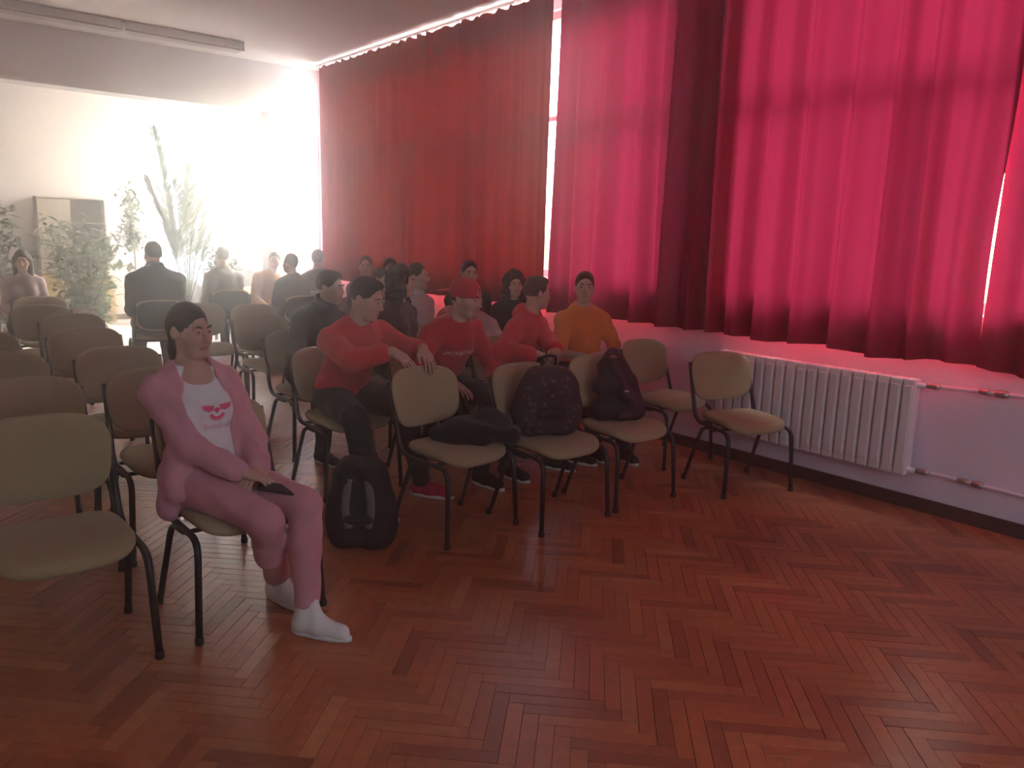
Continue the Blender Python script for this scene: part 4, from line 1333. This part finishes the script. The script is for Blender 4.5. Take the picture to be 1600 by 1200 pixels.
# phone in the woman's lap
ph = empty('phone', tuple(W['root'].matrix_world @ Vector((.15, -.36, .640))), D(30))
ph.rotation_euler = (D(12), D(-10), D(60))
MB().box(-.036, .036, -.075, .075, 0, .008, .003).build('phone_case', 'plastic_black', ph)
M['phone_glass'] = mat('dark_phone_glass', (.01, .01, .012), .1, .05, 10, spec=.6)
MB().box(-.033, .033, -.071, .071, .0075, .0088).build('phone_screen', 'phone_glass', ph)
tag(ph, 'dark phone lying in the lap of the woman in pink', 'phone')

# ------------------------------------------------------------------ far bay: cabinet and plants
M['wood_yellow'] = mat('yellow_wood_veneer', (.42, .28, .12), .5, .12, 4, detail=6)
M['wood_dark'] = mat('dark_shelf_interior', (.17, .14, .14), .6, .1, 6)
M['wood_pale'] = mat('pale_shelf_veneer', (.36, .29, .24), .5, .08, 6)
cb = empty('cabinet', (2.72, 14.60, 0))
tag(cb, 'tall wall cabinet with dark open shelves above a yellow cupboard', 'cabinet')
MB().box(-.49, .49, .18, .22, 0, 2.0).build('back_panel', 'wood_dark', cb)
for s in (-.49, .465):
    MB().box(s, s + .025, -.05, .2, .80, 2.0).build('side_panel', 'wood_pale', cb)
MB().box(-.50, .50, -.06, .22, 1.985, 2.01).build('top_board', 'wood_pale', cb)
for z in (.80, 1.20, 1.60):
    MB().box(-.47, .47, -.04, .18, z, z + .022).build('shelf', 'wood_pale', cb)
MB().box(-.47, -.03, -.045, -.03, .83, 1.97).build('upper_door', 'wood_pale', cb)
MB().box(-.52, .52, -.22, .22, 0, .78, .006).build('lower_carcass', 'wood_yellow', cb)
for s in (-1, 1):
    d_ = MB().box(min(s * .01, s * .50), max(s * .01, s * .50), -.238, -.22, .05, .75, .004).build('door', 'wood_yellow', cb)
    MB().box(s * .05 - .008, s * .05 + .008, -.26, -.238, .38, .48, .003).build('handle', 'brass', d_)

M['terracotta'] = mat('terracotta_clay', (.45, .17, .09), .8, .12, 10)
M['soil'] = mat('potting_soil', (.04, .028, .02), .95, .3, 40)
M['stem'] = mat('woody_stem', (.14, .10, .07), .8, .2, 20)
M['leaf'] = mat('green_leaf', (.055, .085, .04), .55, .35, 3)
M['leaf_light'] = mat('light_green_leaf', (.11, .145, .075), .55, .3, 3)
M['frond'] = mat('palm_leaf', (.085, .11, .05), .55, .3, 3)
def pot(r, rad_, h, m='terracotta'):
    MB().lathe([(rad_ * .68, 0), (rad_ * .72, .01), (rad_ * .95, h * .82), (rad_ * 1.06, h * .82), (rad_ * 1.08, h), (rad_ * .95, h), (rad_ * .93, h * .93)], 20).build('pot', m, r, True)
    MB().lathe([(rad_ * .90, h * .86), (rad_ * .5, h * .90), (.01, h * .91)], 16).build('soil', 'soil', r, True)
def leaf_quads(mb, p, d, up, ln, wd, bend=.15):
    p, d = Vector(p), Vector(d).normalized()
    s = d.cross(Vector(up))
    s = s.normalized() if s.length > 1e-4 else Vector((1, 0, 0))
    n_ = s.cross(d)
    rows = [(0, .12), (.30, .9), (.60, .85), (.85, .42), (1.0, .03)]
    vs = []
    for t, w in rows:
        c = p + d * ln * t - n_ * bend * ln * t * t
        vs += [c - s * wd * w * .5, c - n_ * wd * .10 * w, c + s * wd * w * .5]
    fs = []
    for i in range(len(rows) - 1):
        a = i * 3
        fs += [(a, a + 1, a + 4, a + 3), (a + 1, a + 2, a + 5, a + 4)]
    mb.add(vs, fs)
def bush(name, label, loc, pot_r, pot_h, stems, height, spread, leaf, nleaf, m, seed, group, trunk=0.0, pm='terracotta', stand=0.0):
    r_ = random.Random(seed)
    r = empty(name, loc)
    if stand:
        MB().box(-.22, .22, -.22, .22, stand - .03, stand, .006).box(-.2, -.17, -.2, -.17, 0, stand - .03).box(.17, .2, -.2, -.17, 0, stand - .03).box(-.2, -.17, .17, .2, 0, stand - .03).box(.17, .2, .17, .2, 0, stand - .03).build('stand', 'wood_pale', r)
    pr = empty('planter', (0, 0, stand)); pr.parent = r
    pot(pr, pot_r, pot_h, pm)
    fol = MB()
    for q in range(stems):
        a = r_.uniform(0, 6.28); l = spread * r_.uniform(.25, 1.0)
        hh = height * r_.uniform(.72, 1.0)
        z0 = stand + pot_h * .85
        pts = [(.02 * math.cos(a), .02 * math.sin(a), z0), (l * .12 * math.cos(a), l * .12 * math.sin(a), z0 + trunk * (hh - z0)), (l * .6 * math.cos(a), l * .6 * math.sin(a), z0 + (trunk * .5 + .4) * (hh - z0)), (l * math.cos(a), l * math.sin(a), hh)]
        bp = bezier_pts(pts, 6)
        MB().tube(bp, [.011 - .007 * i / len(bp) for i in range(len(bp))], 6).build('stem', 'stem', r, True)
        i0 = int(len(bp) * (trunk * .55 + .12))
        for k in range(nleaf):
            i = r_.randrange(i0, len(bp))
            d = Vector((r_.gauss(0, 1), r_.gauss(0, 1), r_.uniform(-.5, .7))).normalized()
            off = Vector((r_.gauss(0, .07), r_.gauss(0, .07), r_.gauss(0, .05))) * (spread / .35)
            leaf_quads(fol, bp[i] + off, d, (0, 0, 1), leaf * r_.uniform(.7, 1.2), leaf * r_.uniform(.42, .6), r_.uniform(.1, .5))
    fo = fol.build('foliage', m, r, True)
    fo['kind'] = 'stuff'
    tag(r, label, 'plant', group)
    return r
GP = 'potted plants in the far bay'
bush('potted_ficus', 'slender ficus tree in a terracotta pot left of the palm', (3.50, 14.05, 0), .155, .30, 5, 2.40, .36, .105, 110, 'leaf', 4, GP, trunk=.55)
bush('potted_plant', 'large leafy plant spreading in front of the tall cabinet', (2.62, 13.40, 0), .20, .36, 18, 1.62, .58, .16, 80, 'leaf_light', 11, GP)
bush('potted_plant', 'dense leafy plant at the far left behind the long-haired woman', (1.34, 13.60, 0), .20, .36, 18, 1.90, .52, .16, 80, 'leaf', 12, GP)
bush('potted_plant', 'round bushy plant on a stand behind the grey silhouettes', (4.12, 11.8, 0), .15, .24, 14, 1.36, .30, .09, 50, 'leaf', 13, GP, stand=.70)
# date palm with long feathered fronds
pl_ = empty('potted_palm', (3.97, 12.95, 0))
pr = empty('planter', (0, 0, 0)); pr.parent = pl_
pot(pr, .21, .38)
def frond(tip, mid, nl, seed):
    r_ = random.Random(seed)
    bp = bezier_pts([(0, 0, .34), mid, tip], 14)
    o = MB().tube(bp, [.011 - .009 * i / (len(bp) - 1) for i in range(len(bp))], 6).build('frond', 'frond', pl_, True)
    mb = MB()
    n0 = int(len(bp) * .34)
    for i in range(n0, len(bp) - 1):
        t = (bp[i + 1] - bp[i]).normalized()
        sd = t.cross(Vector((0, 0, 1)))
        sd = sd.normalized() if sd.length > .05 else Vector((1, 0, 0))
        f = (i - n0) / (len(bp) - 1 - n0)
        ln = .34 * (math.sin(math.pi * min(1, f * .8 + .2)) ** .7) + .05
        for s in (-1, 1):
            for e in (0, .33, .66):
                p = bp[i].lerp(bp[i + 1], e)
                leaf_quads(mb, p, t * .85 + sd * s * .62 + Vector((r_.gauss(0, .05), r_.gauss(0, .05), r_.gauss(-.05, .06))), (0, 0, 1), ln * r_.uniform(.85, 1.1), .030, .18)
    lf = mb.build('leaflets', 'frond', o, True)
    lf['kind'] = 'stuff'
for q, (tip, mid) in enumerate([((-.42, -.05, 3.02), (-.22, 0, 1.7)), ((-.10, .15, 2.75), (-.10, .1, 1.6)), ((.10, -.10, 2.62), (.02, -.02, 1.6)), ((.62, -.10, 2.60), (.14, -.05, 1.75)), ((.70, .05, 2.28), (.26, .0, 1.6)),
                                ((.45, .25, 2.60), (.20, .1, 1.6)), ((-.45, .20, 2.30), (-.22, .1, 1.5)), ((.62, -.40, 2.10), (.30, -.2, 1.45)), ((-.30, -.45, 2.25), (-.12, -.2, 1.5)), ((.30, .30, 2.3), (.12, .12, 1.5))]):
    frond(tip, mid, 20, q)
tag(pl_, 'tall feathery palm before the blown-out window of the far bay', 'palm', GP)
